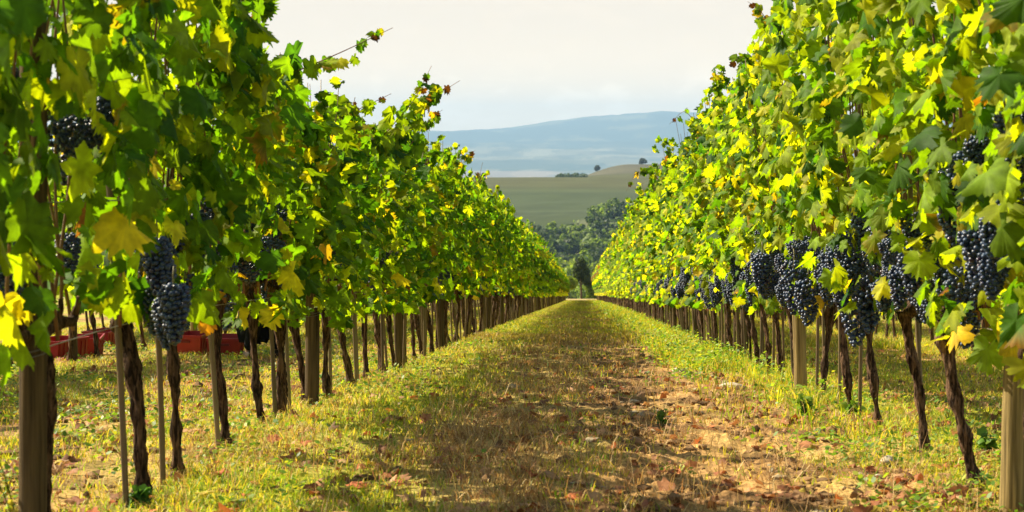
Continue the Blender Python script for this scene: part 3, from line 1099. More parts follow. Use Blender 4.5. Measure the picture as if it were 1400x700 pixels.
# feature leaves: the big yellow leaves that stand out, as parts of their vines
FEAT = [(-1, 5.05, 30, 425, 4.75, .115, (.42, .37, .03)), (-1, 5.05, 5, 432, 4.72, .12, (.44, .40, .03)), (-1, 7.65, 284, 452, 7.4, .085, (.34, .16, .03)),
        (-1, 8.55, 445, 348, 8.5, .12, (.40, .25, .03)), (-1, 6.2, 184, 430, 5.9, .09, (.16, .27, .05)), (1, 11.35, 1108, 430, 11.0, .14, (.46, .40, .03)),
        (1, 7.95, 1302, 420, 7.4, .10, (.42, .36, .03)), (1, 9.22, 1225, 410, 8.7, .14, (.50, .42, .04)), (1, 9.22, 1135, 385, 8.9, .12, (.18, .28, .03)),
        (-1, 5.05, 52, 125, 4.9, .07, (.36, .24, .02)), (1, 6.94, 1385, 475, 6.2, .13, (.42, .34, .05)), (1, 6.94, 1350, 490, 6.3, .14, (.16, .25, .03)), (1, 10.15, 1125, 415, 10.2, .1, (.40, .28, .03)),
        (-1, 8.55, 372, 440, 8.6, .12, (.45, .42, .05))]
rs = np.random.RandomState(77)
for (side, vy, px, py, d, sz, c) in FEAT:
    v = vine_near(side, vy)
    p = unproj(px, py, d) - v.location
    mb = MB()
    add_leaves(mb, np.array([list(p)]) + np.array([[0, 0, .03]]), np.array([[-.5 * side * .6, -.8, .35]]), np.array([[rs.uniform(-.3, .3), 0, -1.0]]), np.array([sz]), np.array([c]), 0, rs, None)
    link('leaf', mb.mesh('leaf', M_leaf), v)['label'] = 'large yellow-tinged leaf hanging low' if c[0] > .3 else 'large green leaf hanging low'


for (side, vy, px, py, d, sc_) in [(-1, 6.2, 214, 315, 5.75, 1.05), (-1, 6.2, 238, 378, 5.65, 1.1), (-1, 6.72, 222, 345, 5.8, 1.0), (-1, 6.72, 208, 385, 5.9, .9), (-1, 6.2, 226, 398, 5.7, .95),
                                   (-1, 5.05, 105, 150, 5.2, 1.0), (-1, 8.55, 308, 370, 8.6, 1.2), (-1, 9.1, 366, 365, 9.2, 1.2), (1, 9.22, 1180, 268, 9.0, 1.35), (1, 10.15, 1085, 350, 10.4, 1.4), (1, 10.15, 1105, 375, 10.3, 1.5), (1, 11.35, 1042, 340, 11.6, 1.5),
                                   (1, 9.22, 1172, 372, 9.3, 1.6), (1, 9.22, 1190, 365, 9.2, 1.4), (1, 7.95, 1262, 345, 8.0, 1.3), (1, 7.95, 1225, 340, 8.4, 1.3), (1, 6.94, 1325, 285, 7.1, 1.1), (1, 6.0, 1388, 260, 6.1, 1.1), (1, 6.94, 1322, 385, 7.1, 1.1)]:
    v = vine_near(side, vy)
    b = link('grape_bunch', BUNCH[int(px) % 6], v, unproj(px, py, d) - v.location, (0, 0, px * .7), (sc_ * .95, sc_ * .95, sc_ * .85))
    link('stem', STEM, b)


# ------------------------------------------------------------------ ground cover
def scatter(n, x0, x1, y0, y1, rs, falloff=1.0):
    """more points near the camera: density ~ 1/y^falloff, only inside the view wedge"""
    u = rs.rand(n)
    if falloff == 1: y = y0 * (y1 / y0) ** u
    else:
        e = 1 - falloff
        y = (y0 ** e + u * (y1 ** e - y0 ** e)) ** (1 / e)
    x = rs.uniform(x0, x1, n)
    ok = (x > -.40 * y - 1.2) & (x < .30 * y + 1.2)
    return x[ok], y[ok]


def blades(mb, x, y, z, hgt, wid, lean, rs, tint, bend=True):
    n = len(x)
    a = rs.uniform(0, 2 * np.pi, n); la = rs.uniform(0, 2 * np.pi, n)
    dx = np.cos(a) * wid * .5; dy = np.sin(a) * wid * .5
    lx = np.cos(la) * lean * hgt; ly = np.sin(la) * lean * hgt
    z0 = z - .01
    mid = .55
    V = np.stack([
        np.stack([x - dx, y - dy, z0], 1), np.stack([x + dx, y + dy, z0], 1),
        np.stack([x + lx * .35 - dx * .8, y + ly * .35 - dy * .8, z + hgt * mid], 1), np.stack([x + lx * .35 + dx * .8, y + ly * .35 + dy * .8, z + hgt * mid], 1),
        np.stack([x + lx, y + ly, z + hgt * (1 - .25 * lean)], 1)], 1)
    b = np.arange(n)[:, None] * 5
    q = np.concatenate([b, b + 1, b + 3, b + 2], 1)
    t = np.concatenate([b + 2, b + 3, b + 4], 1)
    c = np.repeat(tint[:, None, :], 5, 1)
    mb.add(V.reshape(-1, 3), t, q, c.reshape(-1, 3))


def tuft_positions(n_t, per, spread, rs, dens, x0=-9, x1=7, y0=4.2, y1=60, falloff=1.6):
    x, y = scatter(n_t, x0, x1, y0, y1, rs, falloff)
    k = rs.rand(len(x)) < dens(x, y)
    x, y = x[k], y[k]
    sp = spread * (1 + y / 25)
    X = (x[:, None] + rs.randn(len(x), per) * sp[:, None]).ravel()
    Y = (y[:, None] + rs.randn(len(x), per) * sp[:, None]).ravel()
    g = np.repeat(rs.rand(len(x)), per)
    return X, Y, g


rs = np.random.RandomState(3)
mb = MB()
X, Y, g = tuft_positions(64000, 13, .04, rs, lambda x, y: green_density(x, y) ** 1.15 * np.where(np.abs(x) > 1.7, .75, 1))
Z = H(X, Y)
sc_ = 1 + Y / 22
hh = (.012 + .042 * rs.rand(len(X)) ** 1.4 * (.4 + g)) * (1 + .35 * (X > .9) * (Y > 12)) * (1 + Y / 60)
pal = np.array([[.25, .36, .025], [.40, .44, .03], [.52, .48, .045], [.15, .28, .02], [.55, .42, .08]])
pi = np.clip((g * 5 + rs.randn(len(X)) * .6).astype(int), 0, 4)
blades(mb, X, Y, Z, hh, .0030 * sc_, rs.uniform(.3, 1.7, len(X)), rs, pal[pi] * rs.uniform(.8, 1.2, (len(X), 1)))
# farther sheet of grass, larger blades
X, Y, g = tuft_positions(26000, 9, .07, rs, lambda x, y: np.clip(green_density(x, y) * 1.2, 0, 1), -5, 4, 22, 178, 1.2)
Z = H(X, Y)
pi = np.clip((g * 5 + rs.randn(len(X)) * .6).astype(int), 0, 4)
dm = sstep(.45, .62, fbm(X / 1.1, Y / 2.5, 170, 4))[:, None] * .8
tt_ = pal[pi] * (1 - dm) + np.array([.30, .21, .08]) * dm
blades(mb, X, Y, Z, .03 + .06 * rs.rand(len(X)) * (1 + 1.3 * (X > .6)), .007 * (1 + Y / 45), rs.uniform(.3, 1.4, len(X)), rs, tt_ * rs.uniform(.8, 1.2, (len(X), 1)))
X, Y, g = tuft_positions(4200, 12, .04, rs, lambda x, y: sstep(.7, 1.0, x) * sstep(1.75, 1.5, x) * sstep(7, 15, y) * sstep(.34, .54, fbm(x / .5, y / 1.2, 155, 3)), .5, 1.8, 8, 130, 1.3)
pi = np.clip((g * 5 + rs.randn(len(X)) * .7).astype(int), 0, 4)
blades(mb, X, Y, H(X, Y), .05 + .12 * rs.rand(len(X)) * (1 + .8 * sstep(18, 40, Y)), .0045 * (1 + Y / 22), rs.uniform(.1, .8, len(X)), rs, pal[pi] * rs.uniform(.8, 1.2, (len(X), 1)))
tag(link('grass', mb.mesh('grass', M_grass)), 'short yellow-green grass growing along both vine rows', 'grass', kind='stuff')

# straw
rs = np.random.RandomState(4)
mb = MB()
X, Y, g = tuft_positions(60000, 11, .045, rs, lambda x, y: np.clip((1.35 - soil_amount(x, y)) * (.26 + .74 * sstep(.15, -.3, x) * sstep(-.95, -.45, x)) + .05, 0, 1) * sstep(.3, .55, fbm(x / .5, y / .8, 120, 3)))
Z = H(X, Y)
palD = np.array([[.56, .38, .15], [.42, .26, .11], [.66, .50, .25], [.24, .13, .055], [.48, .27, .11]])
pi = rs.randint(0, 5, len(X))
blades(mb, X, Y, Z, (.018 + .05 * rs.rand(len(X)) ** 1.5) * (1 + Y / 60), .0026 * (1 + Y / 18), rs.uniform(.3, 2.4, len(X)), rs, palD[pi] * rs.uniform(.7, 1.2, (len(X), 1)))
# tall thin dry stalks
X, Y, g = tuft_positions(900, 3, .03, rs, lambda x, y: .6 * np.ones(len(x)), -1.4, 1.4, 4.5, 30)
blades(mb, X, Y, H(X, Y), .08 + .10 * rs.rand(len(X)), .0022 * (1 + Y / 14), rs.uniform(.2, .9, len(X)), rs, palD[rs.randint(0, 3, len(X))])
tag(link('dry_grass', mb.mesh('dry_grass', M_dry)), 'tan dry grass and straw along the middle of the path', 'dry grass', kind='stuff')

# fallen leaves, brown and rusty
rs = np.random.RandomState(6)
mb = MB()
x, y = scatter(30000, -7, 5, 4.3, 45, rs, 1.5)
dn = np.clip(.45 + 1.3 * sstep(.6, 1.2, x) * sstep(3, 1.6, x) + .25 * sstep(-1.1, -1.5, x), 0, 1) * sstep(.35, .6, fbm(x / .4, y / .4, 130, 3))
k = rs.rand(len(x)) < dn
x, y = x[k], y[k]; n = len(x)
pos = np.stack([x, y, H(x, y) + .012 + .012 * rs.rand(n)], 1)
nr = np.stack([rs.randn(n) * .35, rs.randn(n) * .35, np.ones(n)], 1)
tp = np.stack([rs.randn(n), rs.randn(n), rs.randn(n) * .1], 1)
palL = np.array([[.30, .11, .045], [.36, .17, .08], [.22, .10, .05], [.46, .27, .14], [.40, .13, .05], [.45, .34, .05]])
add_leaves(mb, pos, nr, tp, .048 * rs.uniform(.4, 1.5, n) ** 1.2, palL[rs.choice(6, n, p=[.24, .24, .2, .16, .1, .06])] * rs.uniform(.7, 1.2, (n, 1)), 1, rs)
tag(link('fallen_leaves', mb.mesh('fallen_leaves', M_dry)), 'rusty brown fallen vine leaves scattered over the soil', 'fallen leaves', kind='stuff')

# clods and small stones
rs = np.random.RandomState(8)
mb = MB()
x, y = scatter(34000, -3, 4, 4.3, 40, rs, 1.6)
k = rs.rand(len(x)) < (.12 + .88 * soil_amount(x, y)) * sstep(.38, .6, fbm(x / .3, y / .5, 140, 3))
x, y = x[k], y[k]; z = H(x, y)
V, Fc = ICO1
for i in range(len(x)):
    s = .004 + .022 * rs.rand() ** 6 + .006 * rs.rand()
    sh = 1 + .25 * rs.randn(len(V), 1)
    vv = V * sh * s * np.array([rs.uniform(.8, 1.6), rs.uniform(.8, 1.6), rs.uniform(.5, .9)])
    c = np.array([.25, .15, .075]) * rs.uniform(.6, 1.25) if rs.rand() < .9 else np.array([.42, .34, .22])
    mb.add(vv + np.array([x[i], y[i], z[i] + s * .2]), Fc, None, c)
tag(link('soil_clods', mb.mesh('soil_clods', M_clod, False)), 'crumbly brown soil clods and grit on the path', 'soil clods', kind='stuff')


# broad-leaved weeds: rosettes along the row feet
def weeds(mb, n, dens, rs, x0, x1, y0, y1, size, hgt, pal):
    x, y = scatter(n, x0, x1, y0, y1, rs, 1.5)
    k = rs.rand(len(x)) < dens(x, y)
    x, y = x[k], y[k]
    m = 14
    sc = (1 + y / 40)
    r = size * rs.rand(len(x), m) * 1.2 * sc[:, None]; a = rs.uniform(0, 6.28, (len(x), m))
    X = (x[:, None] + r * np.cos(a)).ravel(); Y = (y[:, None] + r * np.sin(a)).ravel()
    Z = H(X, Y) + (hgt * rs.rand(len(X)) * np.repeat(rs.uniform(.4, 1.3, len(x)), m)) + .01
    nn = len(X)
    nr = np.stack([rs.randn(nn) * .5, rs.randn(nn) * .5, np.ones(nn)], 1)
    tp = np.stack([np.cos(a).ravel() + rs.randn(nn) * .3, np.sin(a).ravel() + rs.randn(nn) * .3, rs.uniform(-.2, .5, nn)], 1)
    sz = size * .42 * rs.uniform(.5, 1.3, nn) * np.repeat(sc, m)
    # oval leaf of 6 points
    ol = np.array([(0, 0), (.28, .3), (.3, .65), (0, 1.05), (-.3, .65), (-.28, .3)])
    nr /= np.linalg.norm(nr, axis=1)[:, None]
    tp -= nr * np.sum(tp * nr, 1)[:, None]; tp /= np.linalg.norm(tp, axis=1)[:, None]
    sd = np.cross(tp, nr)
    P = np.stack([X, Y, Z], 1)[:, None] + ol[None, :, :1] * sz[:, None, None] * sd[:, None] + ol[None, :, 1:] * sz[:, None, None] * tp[:, None]
    b = np.arange(nn)[:, None] * 6
    q = np.concatenate([np.concatenate([b, b + 1, b + 2, b + 3], 1), np.concatenate([b, b + 3, b + 4, b + 5], 1)])
    t = pal[rs.randint(0, len(pal), nn)] * rs.uniform(.75, 1.25, (nn, 1))
    mb.add(P.reshape(-1, 3), None, q, np.repeat(t[:, None], 6, 1).reshape(-1, 3))


rs = np.random.RandomState(12)
mb = MB()
palW = np.array([[.14, .27, .025], [.22, .33, .03], [.09, .19, .02], [.32, .36, .04]])
weeds(mb, 11000, lambda x, y: np.clip(np.maximum(.9 * sstep(.85, 1.25, x) * sstep(2.6, 1.6, x), .8 * sstep(-.75, -1.15, x)), .03, 1) * sstep(.42, .6, fbm(x / .55, y / .9, 150, 3)), rs, -6, 5, 4.5, 60, .055, .05, palW)
weeds(mb, 3200, lambda x, y: sstep(.55, .95, x) * sstep(1.7, 1.4, x) * sstep(8, 15, y) * sstep(.3, .55, fbm(x / .5, y / 1.2, 155, 3)), rs, .4, 1.8, 8, 120, .055, .16, palW * 1.3)
tag(link('weeds', mb.mesh('weeds', M_grass)), 'low broad-leaved green weeds around the vine feet', 'weeds', kind='stuff')


# individual weed plants near the camera
def plant(name, px, py, d, h, n, label, pal_, lsz=.03, flowers=False, seed=0):
    rs = np.random.RandomState(seed)
    p = unproj(px, py, d)
    x, y = p.x, p.y
    e = bpy.data.objects.new(name, None); COL.objects.link(e)
    e.location = (x, y, Hs(x, y))
    tag(e, label, 'plant')
    ms = MB(); ml = MB()
    for k in range(3):
        a = rs.uniform(0, 6.3); l_ = rs.uniform(.05, .3) * h
        t = np.linspace(0, 1, 6)
        pts = np.stack([math.cos(a) * l_ * t ** 1.5, math.sin(a) * l_ * t ** 1.5, h * t * rs.uniform(.75, 1) - .01], 1)
        tube(ms, pts, np.linspace(.003, .0012, 6), 5, (.14, .18, .05))
        m = n // 3
        u = rs.uniform(.1, 1, m)
        pp = np.stack([np.interp(u, t, pts[:, i]) for i in range(3)], 1)
        nr = rs.randn(m, 3) * .6 + np.array([0, 0, .8]); tp = rs.randn(m, 3); tp[:, 2] = np.abs(tp[:, 2]) * .5
        tint = np.array(pal_)[rs.randint(0, len(pal_), m)] * rs.uniform(.8, 1.2, (m, 1))
        add_leaves(ml, pp, nr, tp, lsz * rs.uniform(.6, 1.3, m), tint, 2, rs)
    link('stem', ms.mesh('stem', M_grass), e); link('foliage', ml.mesh('foliage', M_grass), e)


G3 = [(.12, .24, .03), (.18, .28, .03), (.09, .18, .03)]
plant('weed_plant', 32, 660, 5.0, .40, 60, 'tall slender weed with yellowish buds in front of the lower left post', [(.30, .32, .05), (.2, .3, .05), (.45, .4, .08)], .022, seed=1)
plant('weed_plant', 1100, 585, 9.6, .14, 45, 'leafy bright green weed clump at the foot of the pale right-row post', G3, .07, seed=2)
plant('weed_plant', 1165, 565, 9.9, .12, 36, 'low round-leaved weed beside a right-row trunk, right of the leafy clump', G3, .06, seed=3)
plant('weed_plant', 905, 600, 8.9, .09, 30, 'small green weed standing alone on the bare path', G3, .04, seed=4)
plant('weed_plant', 190, 693, 6.0, .07, 50, 'dark green round-leaved weed at the foot of the near left trunk', [(.06, .15, .03), (.05, .12, .03)], .055, seed=5)
plant('weed_plant', 1350, 615, 8.0, .10, 30, 'broad-leaved weed between two right-row trunks near the frame edge', G3, .06, seed=6)


# stones
def stone(px, py, d, size, label, seed, c=(.52, .45, .34)):
    rs = np.random.RandomState(seed)
    V, Fc = ico(3)
    v = V.copy()
    nn = fbm(V[:, 0] * 1.6 + seed * 3 + V[:, 2], V[:, 1] * 1.6 - V[:, 2], seed, 4)
    v = v * (.7 + .65 * nn[:, None]) * np.array(size)
    p = unproj(px, py, d)
    mb = MB(); mb.add(v, Fc, None, np.array(c))
    o = link('stone', mb.mesh('stone', M_stone))
    o.location = (p.x, p.y, Hs(p.x, p.y) + size[2] * .35)
    o.rotation_euler = (0, 0, rs.uniform(0, 3))
    tag(o, label, 'stone', 'pale stones on the path edge')


stone(1213, 650, 7.6, (.045, .03, .026), 'pale flat stone near the right-row trunks, largest of the stones', 1)
stone(1199, 675, 7.2, (.028, .02, .015), 'small pale stone just below the largest one', 2)
stone(928, 518, 14.6, (.11, .06, .028), 'long pale flat stone on the middle path', 3)
stone(1003, 545, 12.2, (.09, .05, .03), 'flat pale stone at the right edge of the bare path', 4)
stone(868, 650, 7.9, (.03, .025, .02), 'brown rounded stone alone on the bare path', 5, (.3, .18, .1))


# ------------------------------------------------------------------ red harvest crates
def crate_meshes():
    """0.58 x 0.38 x 0.30 open crate with tapered ribbed sides"""
    body = MB()
    w, l, h, th = .29, .19, .28, .008
    red = (.34, .011, .015)
    def ring(s, z): return [(-w * s, -l * s, z), (w * s, -l * s, z), (w * s, l * s, z), (-w * s, l * s, z)]
    v = ring(.90, 0) + ring(1.0, h) + ring(.965, h) + ring(.87, th)
    q = []
    for a, b in ((0, 4), (4, 8), (8, 12)):
        for k in range(4):
            q.append((a + k, a + (k + 1) % 4, b + (k + 1) % 4, b + k))
    q += [(3, 2, 1, 0), (12, 13, 14, 15)]
    body.add(v, None, q, red)
    for k in range(7):        # vertical ribs on the long sides
        x = -.24 + .08 * k
        for s in (-1, 1):
            y0 = s * l * .90; y1 = s * l * 1.0
            body.add([(x - .006, y0, .01), (x + .006, y0, .01), (x + .006, y1, h - .03), (x - .006, y1, h - .03), (x - .006, y0 + s * .008, .01), (x + .006, y0 + s * .008, .01), (x + .006, y1 + s * .008, h - .03), (x - .006, y1 + s * .008, h - .03)],
                     None, [(4, 5, 6, 7), (0, 4, 7, 3), (1, 2, 6, 5), (0, 1, 5, 4), (3, 7, 6, 2)], red)
    rim = MB()
    for (a, b) in (((-w - .012, -l - .012), (w + .012, -l + .002)), ((-w - .012, l - .002), (w + .012, l + .012)), ((-w - .012, -l + .002), (-w + .002, l - .002)), ((w - .002, -l + .002), (w + .012, l - .002))):
        box(rim, (a[0], a[1], h - .022), (b[0], b[1], h + .004), red)
    hd = MB()
    box(hd, (-.06, -.012, -.012), (.06, .004, .012), (.15, .006, .008))
    return body.mesh('crate_body', M_plastic, False), rim.mesh('rim', M_plastic, False), hd.mesh('handle', M_plastic, False)


CB, CRM, CH = crate_meshes()


def crate(px, py, d, rz, label, s=1.0, dz=-.03):
    s = .85
    p = unproj(px, py, d)
    e = bpy.data.objects.new('harvest_crate', None); COL.objects.link(e)
    z = min(Hs(p.x + a, p.y + b) for a in (-.2, 0, .2) for b in (-.15, 0, .15))
    e.location = (p.x, p.y, z + dz); e.rotation_euler = (0, 0, rz); e.scale = (s, s, s)
    tag(e, label, 'crate', 'red harvest crates beyond the left row')
    link('body', CB, e); link('rim', CRM, e)
    for sg in (-1, 1):
        link('handle', CH, e, (sg * .293, 0, .21), (0, 0, sg * math.pi / 2))


crate(80, 490, 16.6, 1.25, 'red plastic harvest crate behind the lower left post, leftmost of the crates', 1.0)
crate(116, 489, 17.4, 1.75, 'red crate partly behind the leftmost one, between thin trunks')
crate(146, 470, 20.5, 1.3, 'small-looking red crate farthest back, right of two other red crates', 1.0)
crate(266, 482, 18.2, 1.4, 'red crate seen end-on just left of a bamboo stake in the left row', 1.0)
crate(309, 484, 17.8, 1.68, 'red crate between two vine trunks, rightmost of the crates', 1.0)


# ------------------------------------------------------------------ crouching picker
def skin_obj(name, verts, edges, radii, mat, col, parent=None, sub=2):
    me = bpy.data.meshes.new(name)
    me.from_pydata(verts, edges, [])
    o = bpy.data.objects.new(name, me); COL.objects.link(o)
    m = o.modifiers.new('skin', 'SKIN'); m.use_smooth_shade = True
    for i, r_ in enumerate(radii):
        sv = me.skin_vertices[0].data[i] if me.skin_vertices else None
        if sv: sv.radius = (r_ if isinstance(r_, tuple) else (r_, r_))
    if me.skin_vertices:
        me.skin_vertices[0].data[0].use_root = True
    s = o.modifiers.new('sub', 'SUBSURF'); s.levels = sub; s.render_levels = sub
    dg = bpy.context.evaluated_depsgraph_get()
    ev = o.evaluated_get(dg).to_mesh()
    v = np.empty(len(ev.vertices) * 3, np.float32); ev.vertices.foreach_get('co', v); v = v.reshape(-1, 3)
    ev.calc_loop_triangles()
    t = np.empty(len(ev.loop_triangles) * 3, np.int32); ev.loop_triangles.foreach_get('vertices', t); t = t.reshape(-1, 3)
    bpy.data.objects.remove(o, do_unlink=True)
    mb = MB(); mb.add(v, t, None, np.array(col))
    return link(name, mb.mesh(name, mat), parent)


def person():
    p = unproj(352, 492, 17.2)
    root = bpy.data.objects.new('person', None); COL.objects.link(root)
    root.location = (p.x, p.y, Hs(p.x, p.y)); root.rotation_euler = (0, 0, R(-60))
    tag(root, 'person crouching in a navy shirt and black trousers beyond the left vine row', 'person')
    # facing +x in local space, crouched: pelvis low, knees up, torso leaning forward, arms reaching to the fruit
    V = [(0, 0, .30), (.05, 0, .42), (.12, 0, .58), (.17, 0, .70), (.20, 0, .79), (.24, 0, .92)]
    Rr = [(.13, .11), (.12, .10), (.135, .10), (.10, .08), (.050, .050), (.085, .095)]
    E = [(0, 1), (1, 2), (2, 3), (3, 4), (4, 5)]
    for s in (-1, 1):
        b = len(V)
        V += [(.04, s * .09, .28), (.36, s * .13, .44), (.20, s * .13, .22), (.12, s * .13, .07), (.30, s * .15, .035)]
        Rr += [.090, .062, .052, .040, .036]
        E += [(0, b), (b, b + 1), (b + 1, b + 2), (b + 2, b + 3), (b + 3, b + 4)]
        b = len(V)
        V += [(.17, s * .16, .68), (.32, s * .19, .52), (.52, s * .10, .62), (.58, s * .08, .64)]
        Rr += [.052, .042, .032, .030]
        E += [(3, b), (b, b + 1), (b + 1, b + 2), (b + 2, b + 3)]
    body = skin_obj('body', V, E, Rr, M_skin, (.45, .27, .18), root)
    for s in (-1, 1):   # fingers
        for k in range(5):
            a = (k - 2) * .011
            b0 = np.array([.59, s * .08 + a, .645]); f = np.array([.035 + .006 * (2 - abs(k - 2)), a * .3, -.012])
            if k == 0: b0 = np.array([.575, s * .08 - .02, .645]); f = np.array([.025, -.015, .01])
            mb = MB(); tube(mb, [b0 - f * .4, b0 + f * .5, b0 + f + np.array([0, 0, -.015]), b0 + f * 1.1 + np.array([0, 0, -.03])], [.009, .0085, .008, .0065], 8, (.45, .27, .18))
            link('finger', mb.mesh('finger', M_skin), body)
    Vs = [(-.01, 0, .34), (.05, 0, .44), (.12, 0, .59), (.165, 0, .69), (.185, 0, .755)]
    Rs_ = [(.150, .13), (.14, .118), (.152, .116), (.118, .096), (.07, .066)]
    Es = [(0, 1), (1, 2), (2, 3), (3, 4)]
    for s in (-1, 1):
        b = len(Vs)
        Vs += [(.17, s * .16, .68), (.32, s * .19, .52), (.49, s * .115, .605)]
        Rs_ += [.066, .054, .044]; Es += [(3, b), (b, b + 1), (b + 1, b + 2)]
    skin_obj('shirt', Vs, Es, Rs_, M_cloth, (.014, .028, .13), root)
    Vt = [(0, 0, .31)]; Rt = [(.15, .125)]; Et = []
    for s in (-1, 1):
        b = len(Vt)
        Vt += [(.04, s * .09, .28), (.365, s * .13, .44), (.20, s * .13, .225), (.13, s * .13, .10)]
        Rt += [.105, .078, .066, .056]; Et += [(0, b), (b, b + 1), (b + 1, b + 2), (b + 2, b + 3)]
    skin_obj('trousers', Vt, Et, Rt, M_cloth, (.010, .011, .016), root)
    for s in (-1, 1):
        skin_obj('boot', [(.10, s * .13, .10), (.11, s * .13, .05), (.22, s * .142, .045), (.32, s * .15, .035)], [(0, 1), (1, 2), (2, 3)], [.052, .054, .048, .040], M_cloth, (.03, .022, .016), root)
    V_, F_ = ICO2
    mb = MB(); hv = V_ * np.array([.112, .098, .11]) + np.array([.225, 0, .955])
    hv[:, 0] = np.minimum(hv[:, 0], .29)
    mb.add(hv, F_, None, (.03, .018, .012)); link('hair', mb.mesh('hair', M_cloth), root)
    mb = MB(); tube(mb, [(.325, 0, .945), (.345, 0, .92), (.335, 0, .905)], [.010, .015, .012], 8, (.45, .27, .18)); link('nose', mb.mesh('nose', M_skin), body)
    for s in (-1, 1):
        mb = MB(); mb.add(V_ * .012 + np.array([.322, s * .032, .94]), F_, None, (.05, .04, .035)); link('eye', mb.mesh('eye', M_skin), body)


person()


# ------------------------------------------------------------------ trees beyond the vineyard
def crown_cloud(mb, c, rx, rz, n, sz, rs, pal_):
    """leaf clumps through a lobed crown"""
    nl = 9
    lobes = []
    for _ in range(nl):
        a = rs.uniform(0, 6.28); u = rs.uniform(-.7, .9)
        rr = rx * .62 * math.sqrt(max(0, 1 - u * u)) * rs.uniform(.5, 1)
        lobes.append((math.cos(a) * rr, math.sin(a) * rr, u * rz * .62, rs.uniform(.32, .55)))
    lobes = np.array(lobes)
    li = rs.randint(0, nl, n)
    d = rs.randn(n, 3); d /= np.linalg.norm(d, axis=1)[:, None]
    rad = rs.uniform(.6, 1.06, n) ** .6
    P = lobes[li, :3] + d * rad[:, None] * (lobes[li, 3] * np.array([[rx], [rx], [rz]])).T * 1.0
    P = P + np.asarray(c)
    nr = d + rs.randn(n, 3) * .5; nr /= np.linalg.norm(nr, axis=1)[:, None]
    tp = np.cross(nr, rs.randn(n, 3)); tp /= np.linalg.norm(tp, axis=1)[:, None]
    sd = np.cross(nr, tp)
    s = (sz * rs.uniform(.5, 1.4, n))[:, None]
    V = np.stack([P - sd * s * .5, P + tp * s * .6 - nr * s * .1, P + sd * s * .5, P - tp * s * .6 - nr * s * .1], 1)
    b = np.arange(n)[:, None] * 4
    t = np.array(pal_)[rs.randint(0, len(pal_), n)] * (rs.uniform(.7, 1.3, (nl, 1))[li]) * rs.uniform(.8, 1.2, (n, 1))
    mb.add(V.reshape(-1, 3), None, np.concatenate([b, b + 1, b + 2, b + 3], 1), np.repeat(t[:, None], 4, 1).reshape(-1, 3))


DG = [(.045, .072, .02), (.06, .09, .025), (.035, .058, .02)]
LG = [(.22, .29, .035), (.27, .33, .04), (.17, .24, .03)]
MG = [(.13, .19, .035), (.16, .22, .04), (.09, .14, .03)]


def tree(px, ytop, d, wpx, pal_, label, seed, n=2600, low=.25):
    rs = np.random.RandomState(seed)
    p = unproj(px, ytop, d)
    g = Hs(p.x, p.y)
    h = p.z - g
    rx = wpx / F * d / 2
    e = bpy.data.objects.new('tree', None); COL.objects.link(e); e.location = (p.x, p.y, g)
    tag(e, label, 'tree', 'trees beyond the end of the vineyard')
    mt = MB()
    z = np.linspace(-.3, h * .8, 9)
    tube(mt, np.stack([.15 * np.sin(z * .5 + seed), .1 * np.cos(z * .6), z], 1), np.linspace(.03 * h, .006 * h, 9), 8, (.10, .075, .05), ridge=.15, seed=seed)
    for k in range(6):
        a = rs.uniform(0, 6.28); z0 = h * rs.uniform(.3, .6)
        q = np.array([0, 0, z0]); f = np.array([math.cos(a) * rx * .6, math.sin(a) * rx * .6, h * .22])
        tube(mt, [q, q + f * .5, q + f], [.011 * h, .007 * h, .003 * h], 6, (.10, .075, .05))
    link('trunk', mt.mesh('trunk', M_bark), e)
    mc = MB()
    crown_cloud(mc, (0, 0, h * (.5 + low / 2)), rx, h * (1 - low) / 2, n, max(.16, rx * .16), rs, pal_)
    link('crown', mc.mesh('crown', M_tree, False), e)


tree(793, 351, 208, 32, DG, 'dark green tree standing in the gap at the end of the path', 1, 3000, .12)
tree(776, 370, 204, 30, LG, 'bright lime bush left of the dark tree at the path end', 2, 2400, .1)
tree(752, 352, 300, 40, MG, 'round green tree just past the end of the left row', 3, 2600, .15)
tree(812, 374, 209, 32, MG, 'small green tree right of the dark one at the path end', 4, 2200, .1)
tree(768, 342, 340, 36, LG, 'pale green treetop above the lime bush', 5, 2600, .1)
tree(838, 345, 330, 44, LG, 'pale green tree beyond the end of the right row', 6, 2600, .1)
tree(735, 338, 380, 44, DG, 'dark bushy tree half hidden behind the left row end', 7, 2600, .1)
tree(862, 330, 400, 48, MG, 'green tree half hidden behind the right row end', 8, 2600, .1)
tree(805, 338, 420, 40, MG, 'mid green treetop straight above the dark tree', 9, 2600, .1)
tree(717, 330, 440, 40, LG, 'light green treetop behind the left row, leftmost of the far trees', 10, 2400, .1)


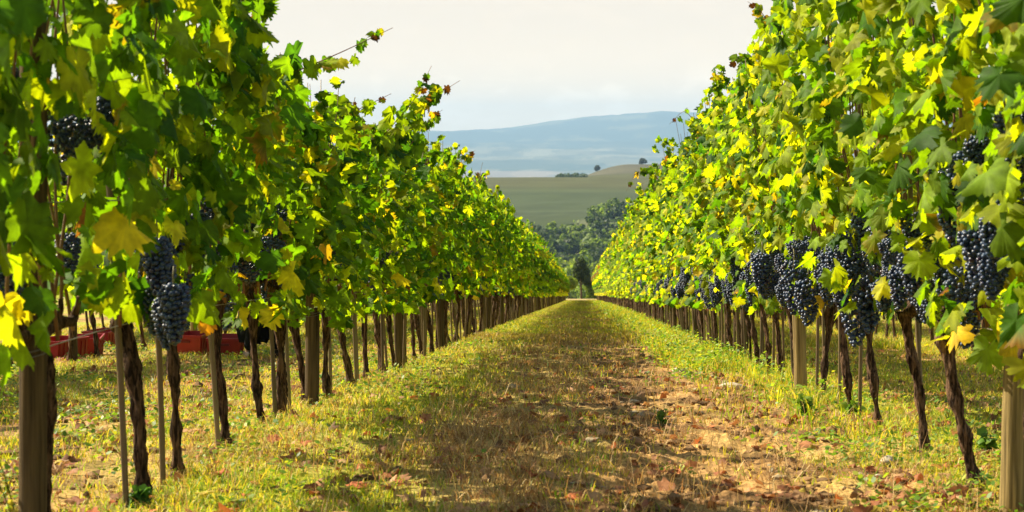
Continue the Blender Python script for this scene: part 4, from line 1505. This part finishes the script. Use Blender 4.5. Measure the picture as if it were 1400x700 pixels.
def ridge_tree(px, ybase, ytop, d, wpx, label, seed):
    rs = np.random.RandomState(seed)
    p = unproj(px, ybase, d)
    g = Hs(p.x, p.y)
    h = (ybase - ytop) / F * d * 1.15
    rx = wpx / F * d / 2
    e = bpy.data.objects.new('tree', None); COL.objects.link(e); e.location = (p.x, p.y, g)
    tag(e, label, 'tree', 'lone trees on the far ridge')
    mt = MB(); tube(mt, [(0, 0, -.5), (.1, 0, h * .3), (0, .1, h * .7)], [.45, .35, .15], 7, (.1, .075, .05)); link('trunk', mt.mesh('trunk', M_bark), e)
    mc = MB(); crown_cloud(mc, (0, 0, h * .58), rx, h * .44, 900, rx * .28, rs, [(.03, .04, .02), (.04, .05, .025)]); link('crown', mc.mesh('crown', M_tree, False), e)


ridge_tree(817, 229, 221, 1930, 11, 'small round dark tree alone on the grey ridge, left of two', 31)
ridge_tree(879, 228, 220, 1930, 14, 'wider dark tree on the grey ridge near the right vines, right of two', 32)

# hillside woodland, one mass
rs = np.random.RandomState(90)
mb = MB()
cand = 2600
a = rs.uniform(-.13, .13, cand); r = rs.uniform(600, 1080, cand)
x = r * np.sin(a); y = r * np.cos(a)
w = fbm(x / 62, y / 75, 84, 4)
dens = sstep(.44, .53, w + .16 * sstep(-.02, .03, a) - .10 * sstep(.02, -.05, a)) * sstep(1030, 960, r - 60 * np.clip(a * 30, -1, 1.2))
k = rs.rand(cand) < dens
x, y, r = x[k], y[k], r[k]; z = H(x, y)
for i in range(len(x)):
    s = rs.uniform(2.4, 5.2)
    crown_cloud(mb, (x[i], y[i], z[i] + s * .75), s, s * .95, 110, s * .38, rs, [DG, DG, DG, MG, MG][rs.randint(5)] if r[i] > 780 else [MG, LG, LG][rs.randint(3)])
# hedge clumps on the back ridge and left of it
for i in range(60):
    px = 762 + 38 * rs.rand()
    d = 1500 + 60 * rs.rand()
    p = unproj(px, 240, d)
    s = rs.uniform(1.5, 3.6)
    crown_cloud(mb, (p.x, p.y, Hs(p.x, p.y) + s * .5), s * 1.3, s * .8, 60, s * .45, rs, DG)
tag(link('woodland', mb.mesh('woodland', M_tree, False)), 'dark scrub woodland covering the gully of the opposite hillside', 'woodland', kind='stuff')
# rough bushes on the bank between vineyard and gully
mb = MB()
for i in range(330):
    d = rs.uniform(260, 600); a = rs.uniform(-.11, .11)
    x_, y_ = d * math.sin(a), d * math.cos(a)
    s = rs.uniform(1.5, 4.2)
    crown_cloud(mb, (x_, y_, Hs(x_, y_) + s * .6), s, s * .8, 120, s * .34, rs, [MG, LG, DG][rs.randint(3)])
tag(link('undergrowth', mb.mesh('undergrowth', M_tree, False)), 'green bushes on the slope below the vineyard', 'bushes', kind='stuff')
print('individual vines', count_ind, 'stakes', len(st), 'far', len(far_list))
